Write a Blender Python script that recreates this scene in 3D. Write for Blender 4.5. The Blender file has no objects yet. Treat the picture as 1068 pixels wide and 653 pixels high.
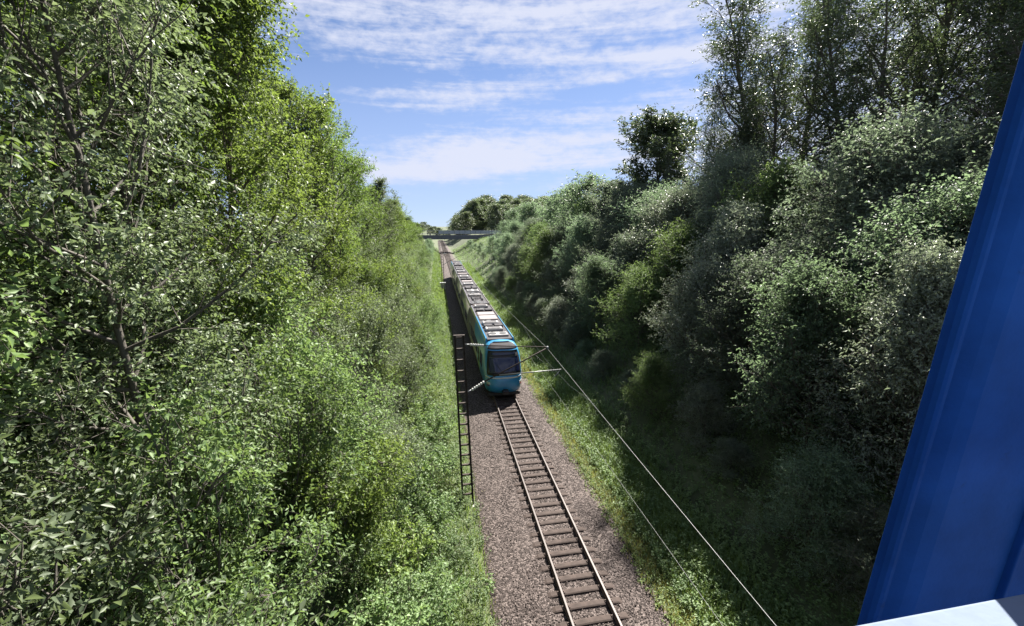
import bpy, math, random
import numpy as np

R = math.radians
scene = bpy.context.scene
COL = scene.collection

# ------------------------------------------------------------------ camera
cam_d = bpy.data.cameras.new('camera')
cam = bpy.data.objects.new('camera', cam_d)
COL.objects.link(cam)
cam.location = (0, 0, 12.42)
cam.rotation_euler = (R(90 - 11.53), 0, R(-10.015))
cam_d.sensor_width = 36
cam_d.lens = 442.99 / 1068 * 36
cam_d.clip_start = 0.05
cam_d.clip_end = 9000
scene.camera = cam

# ------------------------------------------------------------------ world and sun
SUN_AZ, SUN_EL = 36.0, 45.0          # azimuth from +Y (along the track) towards +X
world = bpy.data.worlds.new('World')
scene.world = world
world.use_nodes = True


def build_world():
    nt = world.node_tree
    nt.nodes.clear()
    N, L = nt.nodes.new, nt.links.new

    def math_n(op, a, b=None, clamp=False):
        n = N('ShaderNodeMath'); n.operation = op; n.use_clamp = clamp
        for i, v in enumerate((a, b)):
            if v is None:
                continue
            if isinstance(v, (int, float)):
                n.inputs[i].default_value = v
            else:
                L(v, n.inputs[i])
        return n.outputs[0]

    def ramp(v, a, b, lo=0.0, hi=1.0):
        n = N('ShaderNodeMapRange'); n.interpolation_type = 'SMOOTHSTEP'
        L(v, n.inputs[0])
        n.inputs[1].default_value = a; n.inputs[2].default_value = b
        n.inputs[3].default_value = lo; n.inputs[4].default_value = hi
        return n.outputs[0]

    sky = N('ShaderNodeTexSky')
    sky.sky_type = 'NISHITA'
    sky.sun_disc = False
    sky.sun_elevation = R(SUN_EL)
    sky.sun_rotation = R(SUN_AZ)
    sky.altitude = 100
    sky.air_density = 0.45
    sky.dust_density = 0.12
    sky.ozone_density = 4.0
    geo = N('ShaderNodeTexCoord')
    sep = N('ShaderNodeSeparateXYZ')
    L(geo.outputs['Generated'], sep.inputs[0])
    x, y, z = sep.outputs
    az = math_n('ARCTAN2', x, y)             # azimuth from the track direction, towards the right
    com = N('ShaderNodeCombineXYZ')
    L(az, com.inputs[0]); L(z, com.inputs[1])

    def noise(scale_xyz, rot, scale, detail, rough, off=(0, 0, 0), dist=0.0):
        mp = N('ShaderNodeMapping')
        mp.inputs['Location'].default_value = off
        mp.inputs['Rotation'].default_value = (0, 0, R(rot))
        mp.inputs['Scale'].default_value = scale_xyz
        L(com.outputs[0], mp.inputs[0])
        n = N('ShaderNodeTexNoise')
        n.inputs['Scale'].default_value = scale
        n.inputs['Detail'].default_value = detail
        n.inputs['Roughness'].default_value = rough
        n.inputs['Distortion'].default_value = dist
        L(mp.outputs[0], n.inputs['Vector'])
        return n.outputs['Fac']

    streak = noise((0.75, 9.0, 1), 5, 3.4, 10, 0.62, (3.1, 7.7, 0), 0.25)
    fine = noise((1.0, 2.2, 1), -14, 26, 6, 0.62, (1.3, 2.2, 0), 0.2)

    def bank(a0, z0, ra, rz, tilt, w=1.0):
        da = math_n('SUBTRACT', az, a0)
        dz = math_n('SUBTRACT', math_n('SUBTRACT', z, z0), math_n('MULTIPLY', da, tilt))
        e = math_n('ADD', math_n('POWER', math_n('DIVIDE', da, ra), 2.0), math_n('POWER', math_n('ABSOLUTE', math_n('DIVIDE', dz, rz)), 2.0))
        return math_n('MULTIPLY', math_n('SUBTRACT', 1.0, math_n('SQRT', e)), w)
    banks = [(0.12, 0.152, 0.52, 0.060, 0.13, 1.05), (0.06, 0.268, 0.20, 0.022, 0.02, .85), (0.52, 0.320, 0.40, 0.032, -0.02, 1.0), (0.62, 0.14, 0.5, 0.05, 0.0, .8),
             (0.25, 0.395, 0.85, 0.065, 0.0, .75), (-0.36, 0.35, 0.10, 0.03, 0.0, .8), (1.0, 0.25, 0.45, 0.16, 0.0, 1.0),
             (-1.3, 0.3, 0.7, 0.08, 0.1, .9), (2.2, 0.4, 0.8, 0.1, -0.1, .9), (-2.4, 0.22, 0.7, 0.07, 0.05, .9), (0.2, 0.7, 1.2, 0.12, 0.1, .8)]
    f = None
    for bk in banks:
        e = bank(*bk)
        f = e if f is None else math_n('MAXIMUM', f, e)
    # beyond the banks the same broken cover goes on, overhead and all round
    rest = math_n('MAXIMUM', ramp(z, 0.40, 0.55, -0.45, 0.12), ramp(math_n('ABSOLUTE', math_n('SUBTRACT', az, 0.2)), 0.85, 1.2, -0.45, 0.12))
    f = math_n('MAXIMUM', f, rest)
    f = math_n('ADD', f, math_n('MULTIPLY', math_n('SUBTRACT', streak, 0.5), 3.0))
    f = math_n('ADD', f, math_n('MULTIPLY', math_n('SUBTRACT', fine, 0.5), 1.7))
    cloud = ramp(f, -0.40, 0.95)
    cloud = math_n('MULTIPLY', cloud, ramp(z, 0.05, 0.11))
    cloud = math_n('MULTIPLY', cloud, 0.93)
    haze = ramp(z, 0.0, 0.45, 0.80, 0.03)

    mixh = N('ShaderNodeMix'); mixh.data_type = 'RGBA'
    L(haze, mixh.inputs['Factor'])
    L(sky.outputs[0], mixh.inputs['A'])
    mixh.inputs['B'].default_value = (2.45, 2.95, 4.15, 1)
    mixc = N('ShaderNodeMix'); mixc.data_type = 'RGBA'
    L(cloud, mixc.inputs['Factor'])
    L(mixh.outputs['Result'], mixc.inputs['A'])
    mixc.inputs['B'].default_value = (3.9, 4.1, 4.9, 1)
    bg = N('ShaderNodeBackground')
    L(mixc.outputs['Result'], bg.inputs['Color'])
    bg.inputs['Strength'].default_value = 0.05
    out = N('ShaderNodeOutputWorld')
    L(bg.outputs[0], out.inputs[0])


build_world()

sd = bpy.data.lights.new('sun', 'SUN')
sd.energy = 5.0
sd.angle = R(0.53)
sd.color = (1.0, 0.95, 0.86)
sun = bpy.data.objects.new('sun', sd)
COL.objects.link(sun)
sun.rotation_euler = (R(90 - SUN_EL), 0, R(180 - SUN_AZ))
sun.location = (30, 40, 60)

scene.view_settings.view_transform = 'Standard'
scene.view_settings.look = 'None'
scene.view_settings.gamma = 1.0
scene.view_settings.use_curve_mapping = False
scene.view_settings.exposure = 2.0
scene.cycles.max_bounces = 8
scene.cycles.diffuse_bounces = 6
scene.cycles.transmission_bounces = 6
scene.cycles.transparent_max_bounces = 4
scene.cycles.use_denoising = True

# ------------------------------------------------------------------ helpers
XT = 4.63                                # track centre line


def link(o, parent=None, mats=()):
    COL.objects.link(o)
    if parent is not None:
        o.parent = parent
    for m in mats:
        o.data.materials.append(m)
    return o


def mesh_np(name, verts, faces, smooth=False):
    """verts (N,3) float array, faces: (M,k) int array"""
    verts = np.asarray(verts, dtype=np.float32)
    faces = np.asarray(faces, dtype=np.int32)
    me = bpy.data.meshes.new(name)
    n, (m, k) = len(verts), faces.shape
    me.vertices.add(n)
    me.vertices.foreach_set('co', verts.ravel())
    me.loops.add(m * k)
    me.loops.foreach_set('vertex_index', faces.ravel())
    me.polygons.add(m)
    me.polygons.foreach_set('loop_start', np.arange(0, m * k, k, dtype=np.int32))
    if smooth:
        me.polygons.foreach_set('use_smooth', np.ones(m, dtype=bool))
    me.update(calc_edges=True)
    return me


def obj_np(name, verts, faces, mat, parent=None, smooth=False):
    return link(bpy.data.objects.new(name, mesh_np(name, verts, faces, smooth)), parent, (mat,))


def tag(o, label=None, cat=None, group=None, kind=None):
    if label: o['label'] = label
    if cat: o['category'] = cat
    if group: o['group'] = group
    if kind: o['kind'] = kind
    return o


def empty(name, loc=(0, 0, 0)):
    o = bpy.data.objects.new(name, None)
    o.empty_display_size = 0.2
    o.location = loc
    COL.objects.link(o)
    return o


class MB:
    """collects simple solids into one mesh"""
    def __init__(self):
        self.v, self.f = [], []

    def box(self, x0, x1, y0, y1, z0, z1, bev=0.0):
        b = len(self.v)
        if bev <= 0:
            self.v += [(x0, y0, z0), (x1, y0, z0), (x1, y1, z0), (x0, y1, z0),
                       (x0, y0, z1), (x1, y0, z1), (x1, y1, z1), (x0, y1, z1)]
            q = [(0, 3, 2, 1), (4, 5, 6, 7), (0, 1, 5, 4), (1, 2, 6, 5), (2, 3, 7, 6), (3, 0, 4, 7)]
            self.f += [tuple(b + i for i in f) for f in q]
        else:
            e = bev
            self.v += [(x0, y0, z0), (x1, y0, z0), (x1, y1, z0), (x0, y1, z0),
                       (x0, y0, z1 - e), (x1, y0, z1 - e), (x1, y1, z1 - e), (x0, y1, z1 - e),
                       (x0 + e, y0 + e, z1), (x1 - e, y0 + e, z1), (x1 - e, y1 - e, z1), (x0 + e, y1 - e, z1)]
            q = [(0, 3, 2, 1), (8, 9, 10, 11), (0, 1, 5, 4), (1, 2, 6, 5), (2, 3, 7, 6), (3, 0, 4, 7),
                 (4, 5, 9, 8), (5, 6, 10, 9), (6, 7, 11, 10), (7, 4, 8, 11)]
            self.f += [tuple(b + i for i in f) for f in q]
        return self

    def tube(self, pts, r, n=8, cap=True):
        pts = [np.array(p, float) for p in pts]
        rs = r if isinstance(r, (list, tuple)) else [r] * len(pts)
        b = len(self.v)
        for i, p in enumerate(pts):
            t = pts[min(i + 1, len(pts) - 1)] - pts[max(i - 1, 0)]
            t = t / (np.linalg.norm(t) + 1e-9)
            ref = np.array((0, 0, 1.0)) if abs(t[2]) < 0.9 else np.array((1.0, 0, 0))
            a = np.cross(t, ref); a /= np.linalg.norm(a)
            c = np.cross(t, a)
            for k in range(n):
                w = 2 * math.pi * k / n
                self.v.append(tuple(p + rs[i] * (math.cos(w) * a + math.sin(w) * c)))
        for i in range(len(pts) - 1):
            for k in range(n):
                k2 = (k + 1) % n
                self.f.append((b + i * n + k, b + i * n + k2, b + (i + 1) * n + k2, b + (i + 1) * n + k))
        if cap:
            self.f.append(tuple(b + k for k in range(n))[::-1])
            e = b + (len(pts) - 1) * n
            self.f.append(tuple(e + k for k in range(n)))
        return self

    def extrude(self, prof, y0, y1, closed=True):
        """profile of (x,z) pushed from y0 to y1"""
        b = len(self.v); n = len(prof)
        self.v += [(p[0], y0, p[1]) for p in prof] + [(p[0], y1, p[1]) for p in prof]
        for i in range(n if closed else n - 1):
            j = (i + 1) % n
            self.f.append((b + i, b + j, b + n + j, b + n + i))
        if closed:
            self.f.append(tuple(b + i for i in range(n))[::-1])
            self.f.append(tuple(b + n + i for i in range(n)))
        return self

    def mesh(self, name, smooth=False):
        me = bpy.data.meshes.new(name)
        me.from_pydata(self.v, [], self.f)
        if smooth:
            me.polygons.foreach_set('use_smooth', np.ones(len(me.polygons), dtype=bool))
        me.update()
        return me

    def build(self, name, mat, parent=None, smooth=False):
        return link(bpy.data.objects.new(name, self.mesh(name, smooth)), parent, (mat,))


# ------------------------------------------------------------------ materials
def new_mat(name):
    m = bpy.data.materials.new(name)
    m.use_nodes = True
    nt = m.node_tree
    b = nt.nodes['Principled BSDF']
    return m, nt, b


def plain(name, col, rough=0.6, metal=0.0, var=0.25, scale=6.0, bump=0.0, bscale=40.0, spec=0.5, dirt=None, coat=0.0):
    m, nt, b = new_mat(name)
    N, L = nt.nodes.new, nt.links.new
    tc = N('ShaderNodeTexCoord')
    n = N('ShaderNodeTexNoise')
    n.inputs['Scale'].default_value = scale
    n.inputs['Detail'].default_value = 7
    n.inputs['Roughness'].default_value = 0.65
    L(tc.outputs['Object'], n.inputs['Vector'])
    mr = N('ShaderNodeMapRange')
    L(n.outputs['Fac'], mr.inputs[0])
    mr.inputs[1].default_value = 0.3; mr.inputs[2].default_value = 0.7
    mr.inputs[3].default_value = 1 - var; mr.inputs[4].default_value = 1 + var
    mx = N('ShaderNodeMix'); mx.data_type = 'RGBA'; mx.blend_type = 'MULTIPLY'
    mx.inputs['Factor'].default_value = 1
    mx.inputs['A'].default_value = (*col, 1)
    L(mr.outputs[0], mx.inputs['B'])
    outc = mx.outputs['Result']
    if dirt:
        n2 = N('ShaderNodeTexNoise')
        n2.inputs['Scale'].default_value = scale * 2.3
        n2.inputs['Detail'].default_value = 9
        n2.inputs['Roughness'].default_value = 0.75
        L(tc.outputs['Object'], n2.inputs['Vector'])
        m2 = N('ShaderNodeMapRange'); m2.interpolation_type = 'SMOOTHSTEP'
        L(n2.outputs['Fac'], m2.inputs[0])
        m2.inputs[1].default_value = dirt[1]; m2.inputs[2].default_value = dirt[1] + 0.13
        m2.inputs[4].default_value = 0.85
        mx2 = N('ShaderNodeMix'); mx2.data_type = 'RGBA'
        L(m2.outputs[0], mx2.inputs['Factor'])
        L(outc, mx2.inputs['A'])
        mx2.inputs['B'].default_value = (*dirt[0], 1)
        outc = mx2.outputs['Result']
    L(outc, b.inputs['Base Color'])
    b.inputs['Roughness'].default_value = rough
    b.inputs['Metallic'].default_value = metal
    b.inputs['Specular IOR Level'].default_value = spec
    b.inputs['Coat Weight'].default_value = coat
    if bump:
        n3 = N('ShaderNodeTexNoise')
        n3.inputs['Scale'].default_value = bscale
        n3.inputs['Detail'].default_value = 5
        L(tc.outputs['Object'], n3.inputs['Vector'])
        bp = N('ShaderNodeBump')
        bp.inputs['Strength'].default_value = bump
        bp.inputs['Distance'].default_value = 0.02
        L(n3.outputs['Fac'], bp.inputs['Height'])
        L(bp.outputs[0], b.inputs['Normal'])
    return m


def leaf_mat(name, dark, light, transl=0.3, rough=0.45, spec=0.5, obj_var=0.35, clump=0.5, tint=(0.16, 0.22, 0.02)):
    """each leaf its own shade (random per island), each plant its own shade, slow drift through the crown"""
    g = 1.55 if name in ('leaf_dark', 'leaf_bush') else 1.35 if name == 'leaf_silver' else 1.0 if name in ('leaf_far', 'leaf_sparse') else 1.12
    dark = tuple(c * g for c in dark); light = tuple(c * g for c in light)
    m, nt, b = new_mat(name)
    N, L = nt.nodes.new, nt.links.new
    geo = N('ShaderNodeNewGeometry')
    oi = N('ShaderNodeObjectInfo')
    tc = N('ShaderNodeTexCoord')
    no = N('ShaderNodeTexNoise')
    no.inputs['Scale'].default_value = 0.9
    no.inputs['Detail'].default_value = 2
    L(tc.outputs['Object'], no.inputs['Vector'])
    f = N('ShaderNodeMath'); f.operation = 'MULTIPLY_ADD'
    L(geo.outputs['Random Per Island'], f.inputs[0])
    f.inputs[1].default_value = 1.0 - clump
    mr = N('ShaderNodeMapRange')
    L(no.outputs['Fac'], mr.inputs[0])
    mr.inputs[1].default_value = 0.3; mr.inputs[2].default_value = 0.7
    mr.inputs[3].default_value = 0; mr.inputs[4].default_value = clump
    L(mr.outputs[0], f.inputs[2])
    mx = N('ShaderNodeMix'); mx.data_type = 'RGBA'
    L(f.outputs[0], mx.inputs['Factor'])
    mx.inputs['A'].default_value = (*dark, 1)
    mx.inputs['B'].default_value = (*light, 1)
    ov = N('ShaderNodeMapRange')
    L(oi.outputs['Random'], ov.inputs[0])
    ov.inputs[3].default_value = 1 - obj_var; ov.inputs[4].default_value = 1 + obj_var
    mm = N('ShaderNodeMix'); mm.data_type = 'RGBA'; mm.blend_type = 'MULTIPLY'
    mm.inputs['Factor'].default_value = 1
    L(mx.outputs['Result'], mm.inputs['A'])
    L(ov.outputs[0], mm.inputs['B'])
    L(mm.outputs['Result'], b.inputs['Base Color'])
    b.inputs['Roughness'].default_value = rough
    b.inputs['Specular IOR Level'].default_value = spec
    tr = N('ShaderNodeBsdfTranslucent')
    tm = N('ShaderNodeMix'); tm.data_type = 'RGBA'
    tm.inputs['Factor'].default_value = 0.45
    L(mm.outputs['Result'], tm.inputs['A'])
    tm.inputs['B'].default_value = (*tint, 1)
    L(tm.outputs['Result'], tr.inputs['Color'])
    ms = N('ShaderNodeMixShader')
    ms.inputs[0].default_value = transl
    L(b.outputs[0], ms.inputs[1])
    L(tr.outputs[0], ms.inputs[2])
    L(ms.outputs[0], nt.nodes['Material Output'].inputs['Surface'])
    return m


M = {}
M['leaf_ash'] = leaf_mat('leaf_ash', (0.045, 0.085, 0.022), (0.14, 0.205, 0.06), transl=0.46, rough=0.5, spec=0.32, tint=(0.22, 0.33, 0.03))
M['leaf_grey'] = leaf_mat('leaf_grey', (0.06, 0.09, 0.05), (0.18, 0.22, 0.13), transl=0.42, rough=0.46, spec=0.35, tint=(0.20, 0.27, 0.07))
M['leaf_lime'] = leaf_mat('leaf_lime', (0.07, 0.11, 0.028), (0.165, 0.225, 0.06), transl=0.46, rough=0.5, spec=0.32, tint=(0.25, 0.34, 0.045))
M['leaf_herb'] = leaf_mat('leaf_herb', (0.07, 0.125, 0.045), (0.19, 0.265, 0.11), transl=0.42, rough=0.5, spec=0.32, tint=(0.24, 0.35, 0.06))
M['leaf_dark'] = leaf_mat('leaf_dark', (0.046, 0.064, 0.050), (0.135, 0.155, 0.108), transl=0.48, rough=0.48, spec=0.28, tint=(0.20, 0.28, 0.13))
M['leaf_bush'] = leaf_mat('leaf_bush', (0.052, 0.086, 0.058), (0.145, 0.195, 0.125), transl=0.54, rough=0.48, spec=0.26, tint=(0.23, 0.33, 0.13))
M['leaf_silver'] = leaf_mat('leaf_silver', (0.085, 0.11, 0.085), (0.25, 0.28, 0.21), transl=0.38, rough=0.42, spec=0.42, tint=(0.22, 0.28, 0.12))
M['leaf_sparse'] = leaf_mat('leaf_sparse', (0.036, 0.056, 0.036), (0.11, 0.14, 0.08), transl=0.36, rough=0.40, spec=0.45, tint=(0.14, 0.20, 0.05))
M['leaf_far'] = leaf_mat('leaf_far', (0.07, 0.10, 0.075), (0.15, 0.19, 0.13), transl=0.4)  # lighter, bluer leaf colour with the distance haze painted in
M['grass'] = leaf_mat('grass', (0.08, 0.13, 0.03), (0.20, 0.27, 0.07), transl=0.42, rough=0.5, tint=(0.18, 0.26, 0.03))
M['grass_dry'] = leaf_mat('grass_dry', (0.20, 0.205, 0.05), (0.40, 0.37, 0.12), transl=0.42, rough=0.6, tint=(0.3, 0.3, 0.06))
M['bark'] = plain('bark', (0.10, 0.085, 0.07), 0.85, var=0.5, scale=5, bump=0.6, bscale=30)
M['bark_pale'] = plain('bark_pale', (0.07, 0.062, 0.052), 0.85, var=0.4, scale=5, bump=0.5, bscale=30)
M['soil'] = plain('soil', (0.060, 0.075, 0.032), 0.95, var=0.5, scale=0.8, bump=0.8, bscale=6)
M['rail_head'] = plain('rail_head', (0.066, 0.050, 0.046), 0.55, metal=0.1, var=0.2, scale=3)
M['rail_side'] = plain('rail_side', (0.10, 0.058, 0.040), 0.8, var=0.4, scale=8)
M['sleeper'] = plain('sleeper', (0.052, 0.038, 0.033), 0.85, spec=0.25, var=0.35, scale=5, bump=0.3, bscale=60)
M['clip'] = plain('clip', (0.07, 0.045, 0.035), 0.75, var=0.4, scale=20)
M['steel_dark'] = plain('steel_dark', (0.05, 0.040, 0.036), 0.8, spec=0.15, var=0.4, scale=7, dirt=((0.11, 0.06, 0.04), 0.56))
M['galv'] = plain('galv', (0.17, 0.175, 0.18), 0.5, metal=0.5, var=0.2, scale=8)
M['tube_pale'] = plain('tube_pale', (0.17, 0.175, 0.175), 0.45, metal=0.3, var=0.15, scale=8)
M['wire'] = plain('wire', (0.12, 0.125, 0.125), 0.5, metal=0.2, var=0.15, scale=2)
M['wire_thin'] = plain('wire_thin', (0.09, 0.094, 0.09), 0.5, metal=0.2, var=0.15, scale=2)
M['insul'] = plain('insul', (0.42, 0.42, 0.40), 0.3, var=0.08, scale=8)
M['concrete'] = plain('concrete', (0.34, 0.33, 0.31), 0.9, var=0.25, scale=3, bump=0.3, bscale=30)
M['teal'] = plain('teal', (0.034, 0.22, 0.42), 0.28, var=0.10, scale=1.5, coat=0.4)
M['glass'] = plain('glass', (0.016, 0.022, 0.060), 0.08, var=0.1, scale=1, spec=0.7)  # bluish base colour stands in for the windscreen's blue reflection
M['black'] = plain('black', (0.012, 0.012, 0.014), 0.5, var=0.2, scale=4)
M['rubber'] = plain('rubber', (0.03, 0.03, 0.033), 0.8, var=0.2, scale=6)
M['white_line'] = plain('white_line', (0.70, 0.74, 0.76), 0.4, var=0.06, scale=4)
M['lime_door'] = plain('lime_door', (0.30, 0.42, 0.10), 0.35, var=0.08, scale=2)
M['lamp_glass'] = plain('lamp_glass', (0.65, 0.66, 0.64), 0.15, var=0.05, scale=3)
M['lamp_red'] = plain('lamp_red', (0.35, 0.02, 0.015), 0.2, var=0.05, scale=3)
M['roof_grey'] = plain('roof_grey', (0.055, 0.052, 0.058), 0.75, spec=0.12, var=0.25, scale=2, dirt=((0.07, 0.06, 0.055), 0.55))
M['roof_box'] = plain('roof_box', (0.29, 0.28, 0.285), 0.55, var=0.15, scale=2, dirt=((0.12, 0.10, 0.095), 0.54))
M['roof_pink'] = plain('roof_pink', (0.175, 0.15, 0.152), 0.6, var=0.15, scale=1.2, dirt=((0.12, 0.095, 0.09), 0.55))
M['bogie'] = plain('bogie', (0.035, 0.03, 0.028), 0.8, var=0.4, scale=6)
M['wheel'] = plain('wheel', (0.16, 0.13, 0.12), 0.5, metal=0.6, var=0.3, scale=5)
M['blue_paint'] = plain('blue_paint', (0.009, 0.050, 0.215), 0.65, var=0.3, scale=2.4, bump=0.08, bscale=90, spec=0.03, dirt=((0.012, 0.03, 0.10), 0.58))
M['blue_worn'] = plain('blue_worn', (0.15, 0.182, 0.245), 0.75, var=0.10, scale=7, bump=0.06, bscale=60, spec=0.05, dirt=((0.085, 0.065, 0.045), 0.635))
M['deck_far'] = plain('deck_far', (0.10, 0.105, 0.12), 0.8, var=0.2, scale=0.6)
M['parapet_far'] = plain('parapet_far', (0.18, 0.19, 0.22), 0.7, var=0.15, scale=0.5)
M['panel_far'] = plain('panel_far', (0.26, 0.28, 0.33), 0.4, var=0.1, scale=0.5)
M['cabinet'] = plain('cabinet', (0.50, 0.50, 0.48), 0.6, var=0.12, scale=3)


def ballast_mat(name, stone=False):
    m, nt, b = new_mat(name)
    N, L = nt.nodes.new, nt.links.new
    tc = N('ShaderNodeTexCoord')
    cr = N('ShaderNodeValToRGB')
    e = cr.color_ramp.elements
    e[0].position = 0.0; e[0].color = (0.014, 0.0095, 0.008, 1)
    e[1].position = 1.0; e[1].color = (0.15, 0.121, 0.111, 1)
    el = cr.color_ramp.elements.new(0.45); el.color = (0.045, 0.034, 0.031, 1)
    if stone:
        geo = N('ShaderNodeNewGeometry')
        L(geo.outputs['Random Per Island'], cr.inputs[0])
        L(cr.outputs[0], b.inputs['Base Color'])
    else:
        vo = N('ShaderNodeTexVoronoi')
        vo.inputs['Scale'].default_value = 17
        L(tc.outputs['Object'], vo.inputs['Vector'])
        sp = N('ShaderNodeSeparateColor')
        L(vo.outputs['Color'], sp.inputs[0])
        L(sp.outputs[0], cr.inputs[0])
        L(cr.outputs[0], b.inputs['Base Color'])
        bp = N('ShaderNodeBump')
        bp.invert = True
        bp.inputs['Strength'].default_value = 0.9
        bp.inputs['Distance'].default_value = 0.035
        L(vo.outputs['Distance'], bp.inputs['Height'])
        L(bp.outputs[0], b.inputs['Normal'])
    b.inputs['Roughness'].default_value = 0.85
    b.inputs['Specular IOR Level'].default_value = 0.25
    return m


M['ballast'] = ballast_mat('ballast')
M['stone'] = ballast_mat('stone', True)


def train_side_mat():
    """teal front end with a raked edge, pale grey behind, painted on the car body"""
    m, nt, b = new_mat('train_livery')
    N, L = nt.nodes.new, nt.links.new
    tc = N('ShaderNodeTexCoord')
    sep = N('ShaderNodeSeparateXYZ')
    L(tc.outputs['Object'], sep.inputs[0])

    def mth(op, a, b_):
        n = N('ShaderNodeMath'); n.operation = op
        for i, v in enumerate((a, b_)):
            if isinstance(v, (int, float)): n.inputs[i].default_value = v
            else: L(v, n.inputs[i])
        return n.outputs[0]
    edge = mth('ADD', mth('MULTIPLY', sep.outputs[2], 1.5), 5.2)
    fac = mth('GREATER_THAN', sep.outputs[1], edge)
    no = N('ShaderNodeTexNoise')
    no.inputs['Scale'].default_value = 1.2; no.inputs['Detail'].default_value = 6
    L(tc.outputs['Object'], no.inputs['Vector'])
    mr = N('ShaderNodeMapRange')
    L(no.outputs[0], mr.inputs[0])
    mr.inputs[1].default_value = 0.3; mr.inputs[2].default_value = 0.7
    mr.inputs[3].default_value = 0.85; mr.inputs[4].default_value = 1.12
    mx = N('ShaderNodeMix'); mx.data_type = 'RGBA'
    L(fac, mx.inputs['Factor'])
    mx.inputs['A'].default_value = (0.034, 0.22, 0.42, 1)
    mx.inputs['B'].default_value = (0.20, 0.18, 0.178, 1)
    mm = N('ShaderNodeMix'); mm.data_type = 'RGBA'; mm.blend_type = 'MULTIPLY'
    mm.inputs['Factor'].default_value = 1
    L(mx.outputs['Result'], mm.inputs['A']); L(mr.outputs[0], mm.inputs['B'])
    L(mm.outputs['Result'], b.inputs['Base Color'])
    b.inputs['Roughness'].default_value = 0.3
    b.inputs['Coat Weight'].default_value = 0.3
    return m


M['livery'] = train_side_mat()
M['silver'] = plain('silver', (0.20, 0.18, 0.178), 0.32, var=0.12, scale=1.2)

# ------------------------------------------------------------------ ground
PX = np.array([-6000, -60, -13, -9.5, -6, -3, -1, 0.6, 1.4, 7.3, 8.3, 10.2, 13, 17, 21, 24, 60, 6000.0])
PZ = np.array([7.0, 7.0, 6.9, 6.2, 4.2, 2.2, 0.95, 0.0, -0.38, -0.42, -0.62, -0.35, 1.2, 3.7, 5.9, 6.8, 7.0, 7.0])


def cut_fade(y):
    t = np.clip((np.asarray(y, float) - 380) / 260, 0, 1)
    return t * t * (3 - 2 * t)


def wob(x, y):
    return (np.sin(x * 0.9 + 1.3 * np.sin(y * 0.31)) * np.sin(y * 0.7 + 0.8 * np.sin(x * 0.5)) * 0.16
            + np.sin(x * 2.1 + y * 1.3) * np.sin(y * 1.9 - x * 0.7) * 0.07)


def gz(x, y):
    x = np.asarray(x, float); y = np.asarray(y, float)
    z = np.interp(x, PX, PZ)
    far = np.clip((np.abs(x - 4.3) - 3.2) / 2.0, 0, 1) * np.clip((60 - np.abs(x)) / 20, 0, 1)
    z = z + wob(x, y) * far
    f = cut_fade(y)
    return z * (1 - f) + 7.0 * f


def build_ground():
    xs = np.concatenate([[-6000, -1500, -400, -120, -60, -40, -25], np.arange(-16, 30.1, 0.5), [34, 42, 60, 120, 400, 1500, 6000]])
    ys = np.concatenate([[-3000, -400, -80, -30, -15], np.arange(-8, 60, 0.7), np.arange(60, 200, 3.0), np.arange(200, 700, 12.0), [760, 900, 1200, 2000, 3500, 7000]])
    X, Y = np.meshgrid(xs, ys)
    Z = gz(X, Y)
    V = np.stack([X, Y, Z], -1).reshape(-1, 3)
    nx, ny = len(xs), len(ys)
    i, j = np.meshgrid(np.arange(nx - 1), np.arange(ny - 1))
    a = (j * nx + i).ravel()
    F = np.stack([a, a + 1, a + nx + 1, a + nx], 1)
    tag(obj_np('ground', V, F, M['soil'], smooth=True), kind='structure')


build_ground()


def build_ballast():
    prof = [(1.0, -0.62), (1.35, -0.34), (2.1, -0.29), (2.75, -0.215), (3.2, -0.22), (6.05, -0.22), (6.5, -0.235), (7.2, -0.36), (7.6, -0.65)]
    ys = np.concatenate([np.arange(-20, 60, 0.8), np.arange(60, 430, 8.0)])
    rng = np.random.default_rng(5)
    V, n = [], len(prof)
    for y in ys:
        for (x, z) in prof:
            e = 0.10 * math.sin(y * 0.8 + x) if x in (1.35, 7.2) else 0
            V.append((x + e, y, z + rng.normal() * 0.008))
    a = (np.arange(len(ys) - 1)[:, None] * n + np.arange(n - 1)[None]).ravel()
    F = np.stack([a, a + 1, a + n + 1, a + n], 1)
    tag(obj_np('ballast_bed', np.array(V), F, M['ballast'], smooth=True), kind='structure')
    # loose stones where the bed is near enough to show them
    N = 40000
    y = 6.5 + (rng.random(N) ** 1.35) * 34
    x = rng.uniform(1.25, 7.35, N)
    px = np.array([p[0] for p in prof]); pz = np.array([p[1] for p in prof])
    z = np.interp(x, px, pz) + rng.uniform(-0.012, 0.014, N)
    s = rng.uniform(0.018, 0.044, N)
    oc = np.array([(1, 0, 0), (0, 1, 0), (-1, 0, 0), (0, -1, 0), (0, 0, 1), (0, 0, -1)], float)
    of = np.array([(0, 1, 4), (1, 2, 4), (2, 3, 4), (3, 0, 4)])
    V = oc[None] * s[:, None, None] * rng.uniform(0.55, 1.25, (N, 6, 1))
    a = rng.uniform(0, 6.28, N); ca, sa = np.cos(a)[:, None], np.sin(a)[:, None]
    b = rng.uniform(-.7, .7, N); cb, sb = np.cos(b)[:, None], np.sin(b)[:, None]
    vx = V[..., 0] * ca - V[..., 1] * sa; vy = V[..., 0] * sa + V[..., 1] * ca
    vz = V[..., 2] * cb - vx * sb; vx = vx * cb + V[..., 2] * sb
    P = np.stack([vx + x[:, None], vy + y[:, None], vz + z[:, None]], -1).reshape(-1, 3)
    F = (of[None] + (np.arange(N) * 6)[:, None, None]).reshape(-1, 3)
    o = obj_np('ballast_gravel', P, F, M['stone'])
    tag(o, 'brown crushed stone ballast between and beside the rails', 'gravel', kind='stuff')


build_ballast()


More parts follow.
